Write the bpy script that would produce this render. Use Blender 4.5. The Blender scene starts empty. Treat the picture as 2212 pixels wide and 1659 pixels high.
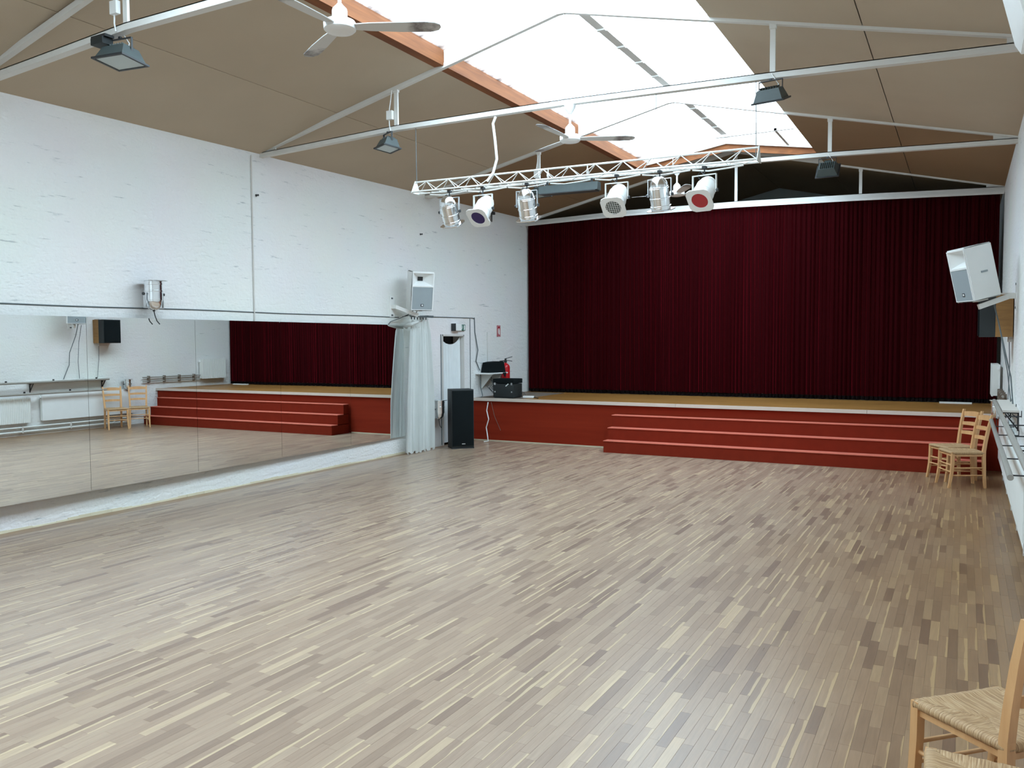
import bpy, bmesh, math, random
from mathutils import Vector, Matrix
import numpy as np
random.seed(7)
R = math.radians
SC = bpy.context.scene
COL = SC.collection

# ------------------------------------------------------------------ camera
CAMH = 1.76
def set_camera():
    cd = bpy.data.cameras.new('camera'); co = bpy.data.objects.new('camera', cd); COL.objects.link(co)
    yaw, pi_, ro = R(28.6431), R(-2.8875), R(-0.3248)
    fwd = Vector((-math.sin(yaw)*math.cos(pi_), math.cos(yaw)*math.cos(pi_), math.sin(pi_)))
    r = Vector((math.cos(yaw), math.sin(yaw), 0)); u = r.cross(fwd)
    r2 = r*math.cos(ro) + u*math.sin(ro); u2 = u*math.cos(ro) - r*math.sin(ro)
    m = Matrix((r2, u2, -fwd)).transposed().to_4x4(); m.translation = (0, 0, CAMH)
    co.matrix_world = m
    cd.sensor_width = 36; cd.sensor_fit = 'HORIZONTAL'; cd.lens = 1788.16/2212*36
    cd.clip_start = .05; cd.clip_end = 200
    SC.camera = co
    return fwd, r2, u2
FWD, RGT, UPV = set_camera()
def project(p):
    d = Vector(p) - Vector((0, 0, CAMH)); z = d.dot(FWD)
    if z < .1: return None
    return 1106 + 1788.16*d.dot(RGT)/z, 829.5 - 1788.16*d.dot(UPV)/z, z

# ------------------------------------------------------------------ light
w = bpy.data.worlds.new('overcast_sky'); SC.world = w; w.use_nodes = True
bg = w.node_tree.nodes['Background']
bg.inputs[0].default_value = (.77, .96, 1.10, 1); bg.inputs[1].default_value = 7.0
def portal(name, x0, x1, y0, y1, z):
    ld = bpy.data.lights.new(name, 'AREA'); ld.shape = 'RECTANGLE'; ld.size = x1-x0; ld.size_y = y1-y0
    ld.cycles.is_portal = True
    o = bpy.data.objects.new(name, ld); COL.objects.link(o); o.location = ((x0+x1)/2, (y0+y1)/2, z)
    return o
portal('skylight_portal', -5.3, -2.0, -3.0, 14.5, 5.42)
SC.view_settings.view_transform = 'Standard'; SC.view_settings.look = 'None'
SC.view_settings.exposure = 0.24; SC.view_settings.gamma = 1; SC.view_settings.use_curve_mapping = False
SC.cycles.max_bounces = 12; SC.cycles.diffuse_bounces = 7; SC.cycles.glossy_bounces = 5
SC.cycles.transparent_max_bounces = 12; SC.cycles.transmission_bounces = 4
SC.cycles.caustics_reflective = False; SC.cycles.caustics_refractive = False
SC.cycles.use_denoising = True; SC.cycles.sample_clamp_indirect = 6

# ------------------------------------------------------------------ materials
def srgb(r, g, b):
    f = lambda c: (c/255/12.92) if c/255 <= .04045 else ((c/255+.055)/1.055)**2.4
    return (f(r), f(g), f(b), 1)
class NT:
    def __init__(s, name):
        s.m = bpy.data.materials.new(name); s.m.use_nodes = True; s.t = s.m.node_tree; s.p = s.t.nodes['Principled BSDF']
    def n(s, t, **k):
        n = s.t.nodes.new(t)
        for a, b in k.items():
            if a.startswith('i_'):
                key = a[2:].replace('_', ' ')
                n.inputs[key].default_value = b
            else: setattr(n, a, b)
        return n
    def l(s, a, b): s.t.links.new(a, b)
def mat(name, col, rough=.5, metal=0, var=.08, nscale=6, bump=0, bscale=60, spec=.5, sheen=0, coat=0, stretch=None):
    k = NT(name); p = k.p
    p.inputs['Roughness'].default_value = rough; p.inputs['Metallic'].default_value = metal
    p.inputs['Specular IOR Level'].default_value = spec
    if sheen: p.inputs['Sheen Weight'].default_value = sheen
    if coat: p.inputs['Coat Weight'].default_value = coat; p.inputs['Coat Roughness'].default_value = .2
    tc = k.n('ShaderNodeTexCoord'); src = tc.outputs['Object']
    if stretch:
        mp = k.n('ShaderNodeMapping'); mp.inputs['Scale'].default_value = stretch; k.l(src, mp.inputs[0]); src = mp.outputs[0]
    nz = k.n('ShaderNodeTexNoise', i_Scale=nscale, i_Detail=4.0); k.l(src, nz.inputs['Vector'])
    mx = k.n('ShaderNodeMix', data_type='RGBA')
    c = Vector(col[:3])
    mx.inputs[6].default_value = (*[max(0, x*(1-var)) for x in c], 1); mx.inputs[7].default_value = (*[min(1, x*(1+var)) for x in c], 1)
    k.l(nz.outputs['Fac'], mx.inputs[0]); k.l(mx.outputs[2], p.inputs['Base Color'])
    if bump:
        nb = k.n('ShaderNodeTexNoise', i_Scale=bscale, i_Detail=3.0); k.l(src, nb.inputs['Vector'])
        b = k.n('ShaderNodeBump', i_Strength=bump, i_Distance=.01); k.l(nb.outputs['Fac'], b.inputs['Height']); k.l(b.outputs[0], p.inputs['Normal'])
    return k.m

def wall_mat():
    k = NT('whitewashed_brick'); p = k.p; p.inputs['Roughness'].default_value = .75; p.inputs['Specular IOR Level'].default_value = .3
    tc = k.n('ShaderNodeTexCoord')
    sx = k.n('ShaderNodeSeparateXYZ'); k.l(tc.outputs['Object'], sx.inputs[0])
    cb = k.n('ShaderNodeCombineXYZ'); k.l(sx.outputs['Y'], cb.inputs[0]); k.l(sx.outputs['Z'], cb.inputs[1]); k.l(sx.outputs['X'], cb.inputs[2])
    # wobble the brick grid
    nw = k.n('ShaderNodeTexNoise', i_Scale=3.5, i_Detail=3.0); k.l(cb.outputs[0], nw.inputs['Vector'])
    ws = k.n('ShaderNodeVectorMath', operation='SCALE'); ws.inputs['Scale'].default_value = .16; k.l(nw.outputs['Color'], ws.inputs[0])
    wa = k.n('ShaderNodeVectorMath', operation='ADD'); k.l(cb.outputs[0], wa.inputs[0]); k.l(ws.outputs[0], wa.inputs[1])
    br = k.n('ShaderNodeTexBrick'); k.l(wa.outputs[0], br.inputs['Vector'])
    br.inputs['Scale'].default_value = 1; br.inputs['Brick Width'].default_value = .25; br.inputs['Row Height'].default_value = .078
    br.inputs['Mortar Size'].default_value = .016; br.inputs['Mortar Smooth'].default_value = 1.0; br.offset_frequency = 2
    br.inputs['Color1'].default_value = (1, 1, 1, 1); br.inputs['Color2'].default_value = (.75, .75, .75, 1); br.inputs['Mortar'].default_value = (0, 0, 0, 1)
    mp = k.n('ShaderNodeMapping'); mp.inputs['Scale'].default_value = (3, 9, 3); k.l(cb.outputs[0], mp.inputs[0])
    n2 = k.n('ShaderNodeTexNoise', i_Scale=2.2, i_Detail=6.0, i_Roughness=.62); k.l(mp.outputs[0], n2.inputs['Vector'])
    n3 = k.n('ShaderNodeTexNoise', i_Scale=28.0, i_Detail=3.0); k.l(cb.outputs[0], n3.inputs['Vector'])
    a1 = k.n('ShaderNodeMath', operation='MULTIPLY_ADD'); a1.inputs[1].default_value = .13; k.l(br.outputs['Color'], a1.inputs[0])
    a2 = k.n('ShaderNodeMath', operation='MULTIPLY_ADD'); a2.inputs[1].default_value = .9; k.l(n2.outputs['Fac'], a2.inputs[0]); k.l(n3.outputs['Fac'], a2.inputs[2])
    k.l(a2.outputs[0], a1.inputs[2])
    b = k.n('ShaderNodeBump', i_Strength=.42, i_Distance=.022); k.l(a1.outputs[0], b.inputs['Height']); k.l(b.outputs[0], p.inputs['Normal'])
    # short dark cracks lying along the courses
    mp2 = k.n('ShaderNodeMapping'); mp2.inputs['Scale'].default_value = (2.2, 17, 2); k.l(cb.outputs[0], mp2.inputs[0])
    n4 = k.n('ShaderNodeTexNoise', i_Scale=1.5, i_Detail=8.0, i_Roughness=.66); k.l(mp2.outputs[0], n4.inputs['Vector'])
    n5 = k.n('ShaderNodeTexNoise', i_Scale=.6, i_Detail=1.0); k.l(cb.outputs[0], n5.inputs['Vector'])
    ad = k.n('ShaderNodeMath', operation='MULTIPLY_ADD'); ad.inputs[1].default_value = .22; k.l(n5.outputs['Fac'], ad.inputs[0]); k.l(n4.outputs['Fac'], ad.inputs[2])
    cr = k.n('ShaderNodeValToRGB'); cr.color_ramp.elements[0].position = .74; cr.color_ramp.elements[0].color = (0, 0, 0, 1)
    cr.color_ramp.elements[1].position = .84; cr.color_ramp.elements[1].color = (1, 1, 1, 1); k.l(ad.outputs[0], cr.inputs[0])
    mx = k.n('ShaderNodeMix', data_type='RGBA'); mx.inputs[6].default_value = (.80, .80, .785, 1); mx.inputs[7].default_value = (.45, .47, .48, 1)
    k.l(cr.outputs[0], mx.inputs[0])
    nv = k.n('ShaderNodeTexNoise', i_Scale=.9, i_Detail=4.0); k.l(cb.outputs[0], nv.inputs['Vector'])
    mv = k.n('ShaderNodeMix', data_type='RGBA', blend_type='MULTIPLY'); mv.inputs[0].default_value = .12
    k.l(mx.outputs[2], mv.inputs[6]); k.l(nv.outputs['Color'], mv.inputs[7]); k.l(mv.outputs[2], p.inputs['Base Color'])
    return k.m

def floor_mat():
    k = NT('oak_strip'); p = k.p; p.inputs['Roughness'].default_value = .36; p.inputs['Specular IOR Level'].default_value = .55
    at = k.n('ShaderNodeAttribute', attribute_name='tint'); uv = k.n('ShaderNodeUVMap', uv_map='UVMap')
    cr = k.n('ShaderNodeValToRGB'); e = cr.color_ramp.elements
    e[0].position = 0; e[0].color = srgb(128, 106, 92); e[1].position = 1; e[1].color = srgb(178, 155, 129)
    for pos, c in ((.12, (137, 115, 98)), (.45, (154, 131, 112)), (.75, (160, 138, 118)), (.92, (164, 142, 119))):
        q = e.new(pos); q.color = srgb(*c)
    k.l(at.outputs['Fac'], cr.inputs[0])
    geo = k.n('ShaderNodeNewGeometry'); sx = k.n('ShaderNodeSeparateXYZ'); k.l(geo.outputs['Position'], sx.inputs[0])
    # grain along the strip
    mp = k.n('ShaderNodeMapping'); mp.inputs['Scale'].default_value = (90, 5, 1); k.l(geo.outputs['Position'], mp.inputs[0])
    gn = k.n('ShaderNodeTexNoise', i_Scale=1.0, i_Detail=5.0, i_Roughness=.6); k.l(mp.outputs[0], gn.inputs['Vector'])
    mg = k.n('ShaderNodeMix', data_type='RGBA', blend_type='OVERLAY'); mg.inputs[0].default_value = .30
    k.l(cr.outputs[0], mg.inputs[6]); k.l(gn.outputs['Fac'], mg.inputs[7])
    # light sapwood sliver on one edge of some strips: u above a threshold carried in attribute 'sap'
    us = k.n('ShaderNodeSeparateXYZ'); k.l(uv.outputs[0], us.inputs[0])
    sp = k.n('ShaderNodeAttribute', attribute_name='sap')
    wv = k.n('ShaderNodeTexNoise', i_Scale=5.0, i_Detail=2.0); k.l(geo.outputs['Position'], wv.inputs['Vector'])
    wv2 = k.n('ShaderNodeMath', operation='MULTIPLY_ADD'); wv2.inputs[1].default_value = .5; wv2.inputs[2].default_value = -.25; k.l(wv.outputs['Fac'], wv2.inputs[0])
    th = k.n('ShaderNodeMath', operation='ADD'); k.l(sp.outputs['Fac'], th.inputs[0]); k.l(wv2.outputs[0], th.inputs[1])
    gt = k.n('ShaderNodeMath', operation='GREATER_THAN'); k.l(us.outputs['X'], gt.inputs[0]); k.l(th.outputs[0], gt.inputs[1])
    ms = k.n('ShaderNodeMix', data_type='RGBA'); ms.inputs[7].default_value = srgb(194, 172, 140)
    gm = k.n('ShaderNodeMath', operation='MULTIPLY'); gm.inputs[1].default_value = .75; k.l(gt.outputs[0], gm.inputs[0])
    k.l(gm.outputs[0], ms.inputs[0]); k.l(mg.outputs[2], ms.inputs[6])
    # varnish still amber where nobody dances: by the right wall and under the mirror
    nz = k.n('ShaderNodeTexNoise', i_Scale=.55, i_Detail=3.0); k.l(geo.outputs['Position'], nz.inputs['Vector'])
    xa = k.n('ShaderNodeMath', operation='MULTIPLY_ADD'); xa.inputs[1].default_value = 1.3; k.l(nz.outputs['Fac'], xa.inputs[0]); k.l(sx.outputs['X'], xa.inputs[2])
    mr = k.n('ShaderNodeMapRange'); mr.inputs['From Min'].default_value = -1.2; mr.inputs['From Max'].default_value = 1.1; k.l(xa.outputs[0], mr.inputs[0])
    ml = k.n('ShaderNodeMapRange'); ml.inputs['From Min'].default_value = -7.66; ml.inputs['From Max'].default_value = -7.70; k.l(sx.outputs['X'], ml.inputs[0])
    mm = k.n('ShaderNodeMath', operation='MAXIMUM'); k.l(mr.outputs[0], mm.inputs[0]); k.l(ml.outputs[0], mm.inputs[1])
    am = k.n('ShaderNodeMix', data_type='RGBA', blend_type='MULTIPLY'); am.inputs[7].default_value = (.74, .58, .38, 1)
    k.l(mm.outputs[0], am.inputs[0]); k.l(ms.outputs[2], am.inputs[6]); k.l(am.outputs[2], p.inputs['Base Color'])
    rn = k.n('ShaderNodeMapRange'); rn.inputs['To Min'].default_value = .24; rn.inputs['To Max'].default_value = .36; k.l(gn.outputs['Fac'], rn.inputs[0]); k.l(rn.outputs[0], p.inputs['Roughness'])
    b = k.n('ShaderNodeBump', i_Strength=.15, i_Distance=.002); k.l(gn.outputs['Fac'], b.inputs['Height']); k.l(b.outputs[0], p.inputs['Normal'])
    return k.m

def wood_mat(name, c1, c2, rough=.5, stretch=(30, 3, 30), coat=0):
    k = NT(name); p = k.p; p.inputs['Roughness'].default_value = rough
    if coat: p.inputs['Coat Weight'].default_value = coat; p.inputs['Coat Roughness'].default_value = .25
    tc = k.n('ShaderNodeTexCoord'); mp = k.n('ShaderNodeMapping'); mp.inputs['Scale'].default_value = stretch; k.l(tc.outputs['Object'], mp.inputs[0])
    nz = k.n('ShaderNodeTexNoise', i_Scale=1.0, i_Detail=6.0, i_Roughness=.6, i_Distortion=.4); k.l(mp.outputs[0], nz.inputs['Vector'])
    cr = k.n('ShaderNodeValToRGB'); cr.color_ramp.elements[0].position = .3; cr.color_ramp.elements[0].color = c1
    cr.color_ramp.elements[1].position = .7; cr.color_ramp.elements[1].color = c2
    k.l(nz.outputs['Fac'], cr.inputs[0]); k.l(cr.outputs[0], p.inputs['Base Color'])
    b = k.n('ShaderNodeBump', i_Strength=.1, i_Distance=.003); k.l(nz.outputs['Fac'], b.inputs['Height']); k.l(b.outputs[0], p.inputs['Normal'])
    return k.m

def rush_mat():
    k = NT('woven_rush'); p = k.p; p.inputs['Roughness'].default_value = .6
    uv = k.n('ShaderNodeUVMap', uv_map='UVMap'); mp = k.n('ShaderNodeMapping'); mp.inputs['Scale'].default_value = (3, 170, 1); k.l(uv.outputs[0], mp.inputs[0])
    nz = k.n('ShaderNodeTexNoise', i_Scale=1.0, i_Detail=4.0, i_Roughness=.6); k.l(mp.outputs[0], nz.inputs['Vector'])
    cr = k.n('ShaderNodeValToRGB'); e = cr.color_ramp.elements
    e[0].position = .28; e[0].color = srgb(118, 82, 50); e[1].position = .75; e[1].color = srgb(212, 184, 146); q = e.new(.5); q.color = srgb(176, 142, 102)
    k.l(nz.outputs['Fac'], cr.inputs[0]); k.l(cr.outputs[0], p.inputs['Base Color'])
    b = k.n('ShaderNodeBump', i_Strength=.8, i_Distance=.004); k.l(nz.outputs['Fac'], b.inputs['Height']); k.l(b.outputs[0], p.inputs['Normal'])
    return k.m

def glazing_mat():
    k = NT('skylight_sheet'); t = k.t
    out = t.nodes['Material Output']; tr = k.n('ShaderNodeBsdfTransparent'); tl = k.n('ShaderNodeBsdfTranslucent'); mx = k.n('ShaderNodeMixShader')
    tr.inputs[0].default_value = (.90, .93, .94, 1); tl.inputs[0].default_value = (.90, .93, .94, 1)
    mx.inputs[0].default_value = .25; k.l(tr.outputs[0], mx.inputs[1]); k.l(tl.outputs[0], mx.inputs[2]); k.l(mx.outputs[0], out.inputs[0])
    # grime streaks near the lower edge of the sheet (a stain with its own outline)
    geo = k.n('ShaderNodeTexCoord'); sx = k.n('ShaderNodeSeparateXYZ'); k.l(geo.outputs['Object'], sx.inputs[0])
    mp = k.n('ShaderNodeMapping'); mp.inputs['Scale'].default_value = (1.5, 7, 1); k.l(geo.outputs['Object'], mp.inputs[0])
    nz = k.n('ShaderNodeTexNoise', i_Scale=1.0, i_Detail=6.0, i_Roughness=.65); k.l(mp.outputs[0], nz.inputs['Vector'])
    mr = k.n('ShaderNodeMapRange'); mr.inputs['From Min'].default_value = -4.75; mr.inputs['From Max'].default_value = -5.1; k.l(sx.outputs['X'], mr.inputs[0])
    ml = k.n('ShaderNodeMath', operation='MULTIPLY'); k.l(mr.outputs[0], ml.inputs[0]); k.l(nz.outputs['Fac'], ml.inputs[1])
    cr = k.n('ShaderNodeValToRGB'); cr.color_ramp.elements[0].position = .40; cr.color_ramp.elements[0].color = (.90, .93, .94, 1)
    cr.color_ramp.elements[1].position = .62; cr.color_ramp.elements[1].color = (.10, .08, .07, 1)
    k.l(ml.outputs[0], cr.inputs[0]); k.l(cr.outputs[0], tr.inputs[0]); k.l(cr.outputs[0], tl.inputs[0])
    t.nodes.remove(k.p)
    return k.m

M = {}
M['wall'] = wall_mat(); M['floor'] = floor_mat(); M['rush'] = rush_mat(); M['glaze'] = glazing_mat()
M['ceil'] = mat('felt_ceiling_board', srgb(188, 173, 153), .9, var=.07, nscale=1.6, bump=.2, bscale=220, spec=.15)
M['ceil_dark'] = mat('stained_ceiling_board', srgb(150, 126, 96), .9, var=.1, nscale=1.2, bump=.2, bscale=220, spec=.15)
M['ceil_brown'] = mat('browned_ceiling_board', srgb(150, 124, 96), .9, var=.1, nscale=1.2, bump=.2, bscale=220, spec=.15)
M['steel'] = mat('white_painted_steel', (.68, .67, .64, 1), .45, var=.06, nscale=4, bump=.05, bscale=40)
M['steel2'] = mat('offwhite_painted_steel', (.62, .60, .57, 1), .5, var=.06, nscale=4)
M['orange'] = wood_mat('stained_orange_board', srgb(108, 60, 28), srgb(140, 84, 43), .8, (6, 1.2, 20))
M['mirror'] = mat('mirror_glass', (.90, .93, .925, 1), .0, metal=1, var=.0)
M['velvet'] = mat('crimson_velvet', (.024, .0022, .0030, 1), 1.0, var=.25, nscale=1.0, sheen=0, spec=.0, stretch=(3, 1, .3))
pv = M['velvet'].node_tree.nodes['Principled BSDF']; pv.inputs['Sheen Weight'].default_value = .8; pv.inputs['Sheen Roughness'].default_value = .35; pv.inputs['Sheen Tint'].default_value = (.62, .02, .045, 1)
M['hem'] = mat('black_hem', (.006, .004, .004, 1), .95, var=.1, spec=.05)
M['carpet'] = mat('brick_red_carpet', srgb(122, 42, 28), 1.0, var=.12, nscale=9, bump=.25, bscale=350, spec=.03)
M['treadcarpet'] = mat('toplit_red_tread', srgb(196, 106, 88), .9, var=.12, nscale=9, bump=.25, bscale=350, spec=.15)  # paler than the risers: light from above and carpet gloss painted into the colour
M['redpanel'] = wood_mat('red_stained_panel', srgb(124, 36, 18), srgb(134, 43, 23), .8, (.5, 30, 12)); M['redpanel'].node_tree.nodes['Principled BSDF'].inputs['Specular IOR Level'].default_value = .12
M['stagewood'] = wood_mat('amber_stage_boards', srgb(118, 80, 34), srgb(160, 112, 54), .45, (1.2, 12, 10))
M['nosing'] = mat('pale_edge_strip', srgb(205, 192, 180), .5, var=.06, nscale=3)
M['subfloor'] = mat('dark_joint', (.12, .09, .06, 1), .9)
M['darkwall'] = mat('slate_grey_plaster', srgb(196, 206, 206), .9, var=.08)
M['white'] = mat('white_paint', (.80, .81, .80, 1), .45, var=.04)
M['offwhite'] = mat('cream_enamel', (.74, .75, .72, 1), .4, var=.04)
M['fanwhite'] = mat('white_fan_enamel', (.82, .83, .83, 1), .35, var=.03)
M['blackplastic'] = mat('black_textured_plastic', (.012, .016, .017, 1), .6, var=.2, bump=.2, bscale=300)
M['blackcloth'] = mat('black_speaker_cloth', (.008, .011, .012, 1), .9, var=.2, bump=.3, bscale=500, spec=.1)
M['greycase'] = mat('grey_green_diecast', srgb(64, 74, 74), .5, var=.12, nscale=20)
M['blackiron'] = mat('black_iron', (.02, .022, .024, 1), .5, var=.1)
M['chrome'] = mat('polished_aluminium', (.86, .88, .90, 1), .16, metal=1, var=.05)
M['alu'] = mat('dull_aluminium', (.62, .64, .65, 1), .35, metal=.9, var=.05)
M['glassfront'] = mat('frosted_lamp_glass', srgb(178, 190, 190), .25, var=.04)
M['grille'] = mat('grey_grille', srgb(150, 160, 164), .6, var=.05, bump=.4, bscale=500)
M['purple'] = mat('violet_gel', srgb(48, 34, 92), .25, var=.1)
M['red'] = mat('red_gel', srgb(168, 34, 44), .3, var=.1)
M['ledgrid'] = mat('led_dark_green', srgb(50, 62, 54), .3, var=.1)
M['beech'] = wood_mat('lacquered_beech', srgb(196, 146, 96), srgb(218, 172, 122), .42, (14, 14, 2.5), coat=.2)
def cloth_mat(name, c, tr=.35):
    m = mat(name, c, .85, var=.05, spec=.1); t = m.node_tree; tl = t.nodes.new('ShaderNodeBsdfTranslucent'); tl.inputs[0].default_value = c; mx = t.nodes.new('ShaderNodeMixShader'); mx.inputs[0].default_value = tr
    o = t.nodes['Material Output']; t.links.new(t.nodes['Principled BSDF'].outputs[0], mx.inputs[1]); t.links.new(tl.outputs[0], mx.inputs[2]); t.links.new(mx.outputs[0], o.inputs[0]); return m
M['cloth'] = cloth_mat('thin_white_cotton', (.80, .83, .82, 1))
M['cloth_old'] = mat('white_cotton', (.78, .81, .80, 1), .85, var=.05, spec=.1)
M['sheer'] = mat('white_sheer_cloth', (.70, .74, .75, 1), .9, var=.05, spec=.1)
M['extred'] = mat('signal_red_enamel', srgb(190, 22, 32), .3, var=.05)
M['signred'] = mat('sign_red', srgb(168, 22, 40), .4, var=.03)
M['signgreen'] = mat('sign_green', srgb(20, 92, 76), .4, var=.03)
M['signwhite'] = mat('sign_white', (.8, .83, .82, 1), .4, var=.02)
M['chip'] = wood_mat('brown_veneer', srgb(128, 92, 46), srgb(156, 114, 62), .5, (3, 3, 20))
M['barrewood'] = mat('grey_painted_barre', srgb(150, 146, 138), .5, var=.1, nscale=12)
M['shelfwood'] = mat('grey_shelf_board', srgb(206, 200, 192), .55, var=.06, nscale=8)
M['dust'] = mat('dusty_grey', srgb(112, 98, 86), .9, var=.3, nscale=14)
M['greywire'] = mat('grey_cable', srgb(92, 100, 102), .6, var=.05)
M['brownstain'] = mat('raw_skirting', srgb(196, 186, 160), .7, var=.1, nscale=10)

# ------------------------------------------------------------------ mesh helpers
class MB:
    def __init__(s): s.v = []; s.f = []
    def add(s, vs, fs, m=None):
        b = len(s.v)
        for v in vs: s.v.append(tuple(m @ Vector(v)) if m else tuple(v))
        for f in fs: s.f.append(tuple(b+i for i in f))
        return s
    def box(s, x0, x1, y0, y1, z0, z1, m=None, bev=0):
        if bev:
            d = bev; vs = []; 
            bm = bmesh.new(); bmesh.ops.create_cube(bm, size=1)
            for v in bm.verts: v.co = Vector((x0 if v.co.x < 0 else x1, y0 if v.co.y < 0 else y1, z0 if v.co.z < 0 else z1))
            bmesh.ops.bevel(bm, geom=bm.edges[:], offset=d, segments=2, affect='EDGES', profile=.6)
            s.addbm(bm, m); bm.free(); return s
        vs = [(x0, y0, z0), (x1, y0, z0), (x1, y1, z0), (x0, y1, z0), (x0, y0, z1), (x1, y0, z1), (x1, y1, z1), (x0, y1, z1)]
        return s.add(vs, [(0, 3, 2, 1), (4, 5, 6, 7), (0, 1, 5, 4), (1, 2, 6, 5), (2, 3, 7, 6), (3, 0, 4, 7)], m)
    def addbm(s, bm, m=None):
        bm.verts.index_update(); s.add([v.co for v in bm.verts], [[v.index for v in f.verts] for f in bm.faces], m)
    def hexa(s, a, b):  # two quads (lists of 4 points), bottom a and top b
        return s.add(list(a)+list(b), [(0, 3, 2, 1), (4, 5, 6, 7), (0, 1, 5, 4), (1, 2, 6, 5), (2, 3, 7, 6), (3, 0, 4, 7)])
    def prism(s, pts, axis, a, b, m=None):  # 2d polygon extruded along axis
        n = len(pts)
        def P(p, t): return {'x': (t, p[0], p[1]), 'y': (p[0], t, p[1]), 'z': (p[0], p[1], t)}[axis]
        vs = [P(p, a) for p in pts]+[P(p, b) for p in pts]
        fs = [tuple(range(n-1, -1, -1)), tuple(range(n, 2*n))]+[(i, (i+1) % n, n+(i+1) % n, n+i) for i in range(n)]
        return s.add(vs, fs, m)
    def tube(s, pts, r, n=8, m=None, caps=True):
        pts = [Vector(p) for p in pts]; rs = r if isinstance(r, (list, tuple)) else [r]*len(pts)
        vs = []; up = None
        for i, p in enumerate(pts):
            d = (pts[min(i+1, len(pts)-1)]-pts[max(i-1, 0)]).normalized()
            if up is None: up = Vector((0, 0, 1)) if abs(d.z) < .9 else Vector((1, 0, 0))
            a = d.cross(up).normalized(); up = a.cross(d).normalized()
            for j in range(n):
                t = 2*math.pi*j/n; vs.append(p+(a*math.cos(t)+up*math.sin(t))*rs[i])
        fs = []
        for i in range(len(pts)-1):
            for j in range(n):
                fs.append((i*n+j, i*n+(j+1) % n, (i+1)*n+(j+1) % n, (i+1)*n+j))
        if caps: fs.append(tuple(range(n-1, -1, -1))); fs.append(tuple((len(pts)-1)*n+j for j in range(n)))
        return s.add(vs, fs, m)
    def lathe(s, prof, n=24, m=None):  # profile (r,z)
        vs = []; 
        for (r, z) in prof:
            for j in range(n):
                t = 2*math.pi*j/n; vs.append((r*math.cos(t), r*math.sin(t), z))
        fs = []
        for i in range(len(prof)-1):
            for j in range(n): fs.append((i*n+j, i*n+(j+1) % n, (i+1)*n+(j+1) % n, (i+1)*n+j))
        fs.append(tuple(range(n-1, -1, -1))); fs.append(tuple((len(prof)-1)*n+j for j in range(n)))
        return s.add(vs, fs, m)
    def beam(s, p0, p1, w, h, m=None):  # rectangular bar between two points, w across (horizontal), h along local up
        p0, p1 = Vector(p0), Vector(p1); d = (p1-p0).normalized()
        up = Vector((0, 0, 1)) if abs(d.z) < .95 else Vector((0, 1, 0))
        a = d.cross(up).normalized(); u = a.cross(d).normalized()
        q = lambda p: [p-a*w/2-u*h/2, p+a*w/2-u*h/2, p+a*w/2+u*h/2, p-a*w/2+u*h/2]
        return s.add(q(p0)+q(p1), [(3, 2, 1, 0), (4, 5, 6, 7), (0, 1, 5, 4), (1, 2, 6, 5), (2, 3, 7, 6), (3, 0, 4, 7)], m)
    def build(s, name, mt, parent=None, smooth=None, loc=None):
        me = bpy.data.meshes.new(name); me.from_pydata(s.v, [], s.f); me.validate()
        bm = bmesh.new(); bm.from_mesh(me); bmesh.ops.recalc_face_normals(bm, faces=bm.faces[:]); bm.to_mesh(me); bm.free()
        me.materials.append(M[mt] if isinstance(mt, str) else mt)
        o = bpy.data.objects.new(name, me); COL.objects.link(o)
        if parent: o.parent = parent
        if loc: o.location = loc
        if smooth:
            me.polygons.foreach_set('use_smooth', [True]*len(me.polygons))
            me.set_sharp_from_angle(angle=R(smooth))
        return o
def tag(o, label, cat, group=None):
    o['label'] = label; o['category'] = cat
    if group: o['group'] = group
    return o
def thing(name, label, cat, loc=(0, 0, 0), rz=0, group=None, rot=None):
    o = bpy.data.objects.new(name, None); COL.objects.link(o); o.empty_display_size = .1
    o.location = loc; o.rotation_euler = rot if rot else (0, 0, rz); tag(o, label, cat, group); return o
def struct(name, label=None):
    o = bpy.data.objects.new(name, None); COL.objects.link(o); o['kind'] = 'structure'
    if label: o['label'] = label
    return o
def dup(root, loc, rot, label, group=None):
    def cp(o, par):
        c = o.copy(); COL.objects.link(c); c.parent = par
        for ch in kids.get(o.name, []): cp(ch, c)
        return c
    kids = {}
    for o in root.children_recursive: kids.setdefault(o.parent.name, []).append(o)
    r = cp(root, None); r.location = loc; r.rotation_euler = rot; r['label'] = label
    if group: r['group'] = group
    return r

# ------------------------------------------------------------------ room geometry functions
XR = .50
YB, YE = -3.0, 19.05            # back wall behind the camera, far wall behind the curtain
YS, YC = 12.75, 14.95           # stage front, curtain line
HS = .76
RX = -3.65
def XL(y): return -7.8363+.0088*(y-8)
def WZ(y): return 4.078+.0127*(y-4.56)
TY = [.82, 4.31, 7.78, 11.38, 14.95]
SKL, SKR = -5.167, -2.133
def heel(y): return min(WZ(y)+.03, 4.17)
def zceil(x):
    return 5.125-(.2186 if x < RX else .243)*abs(x-RX)

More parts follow.
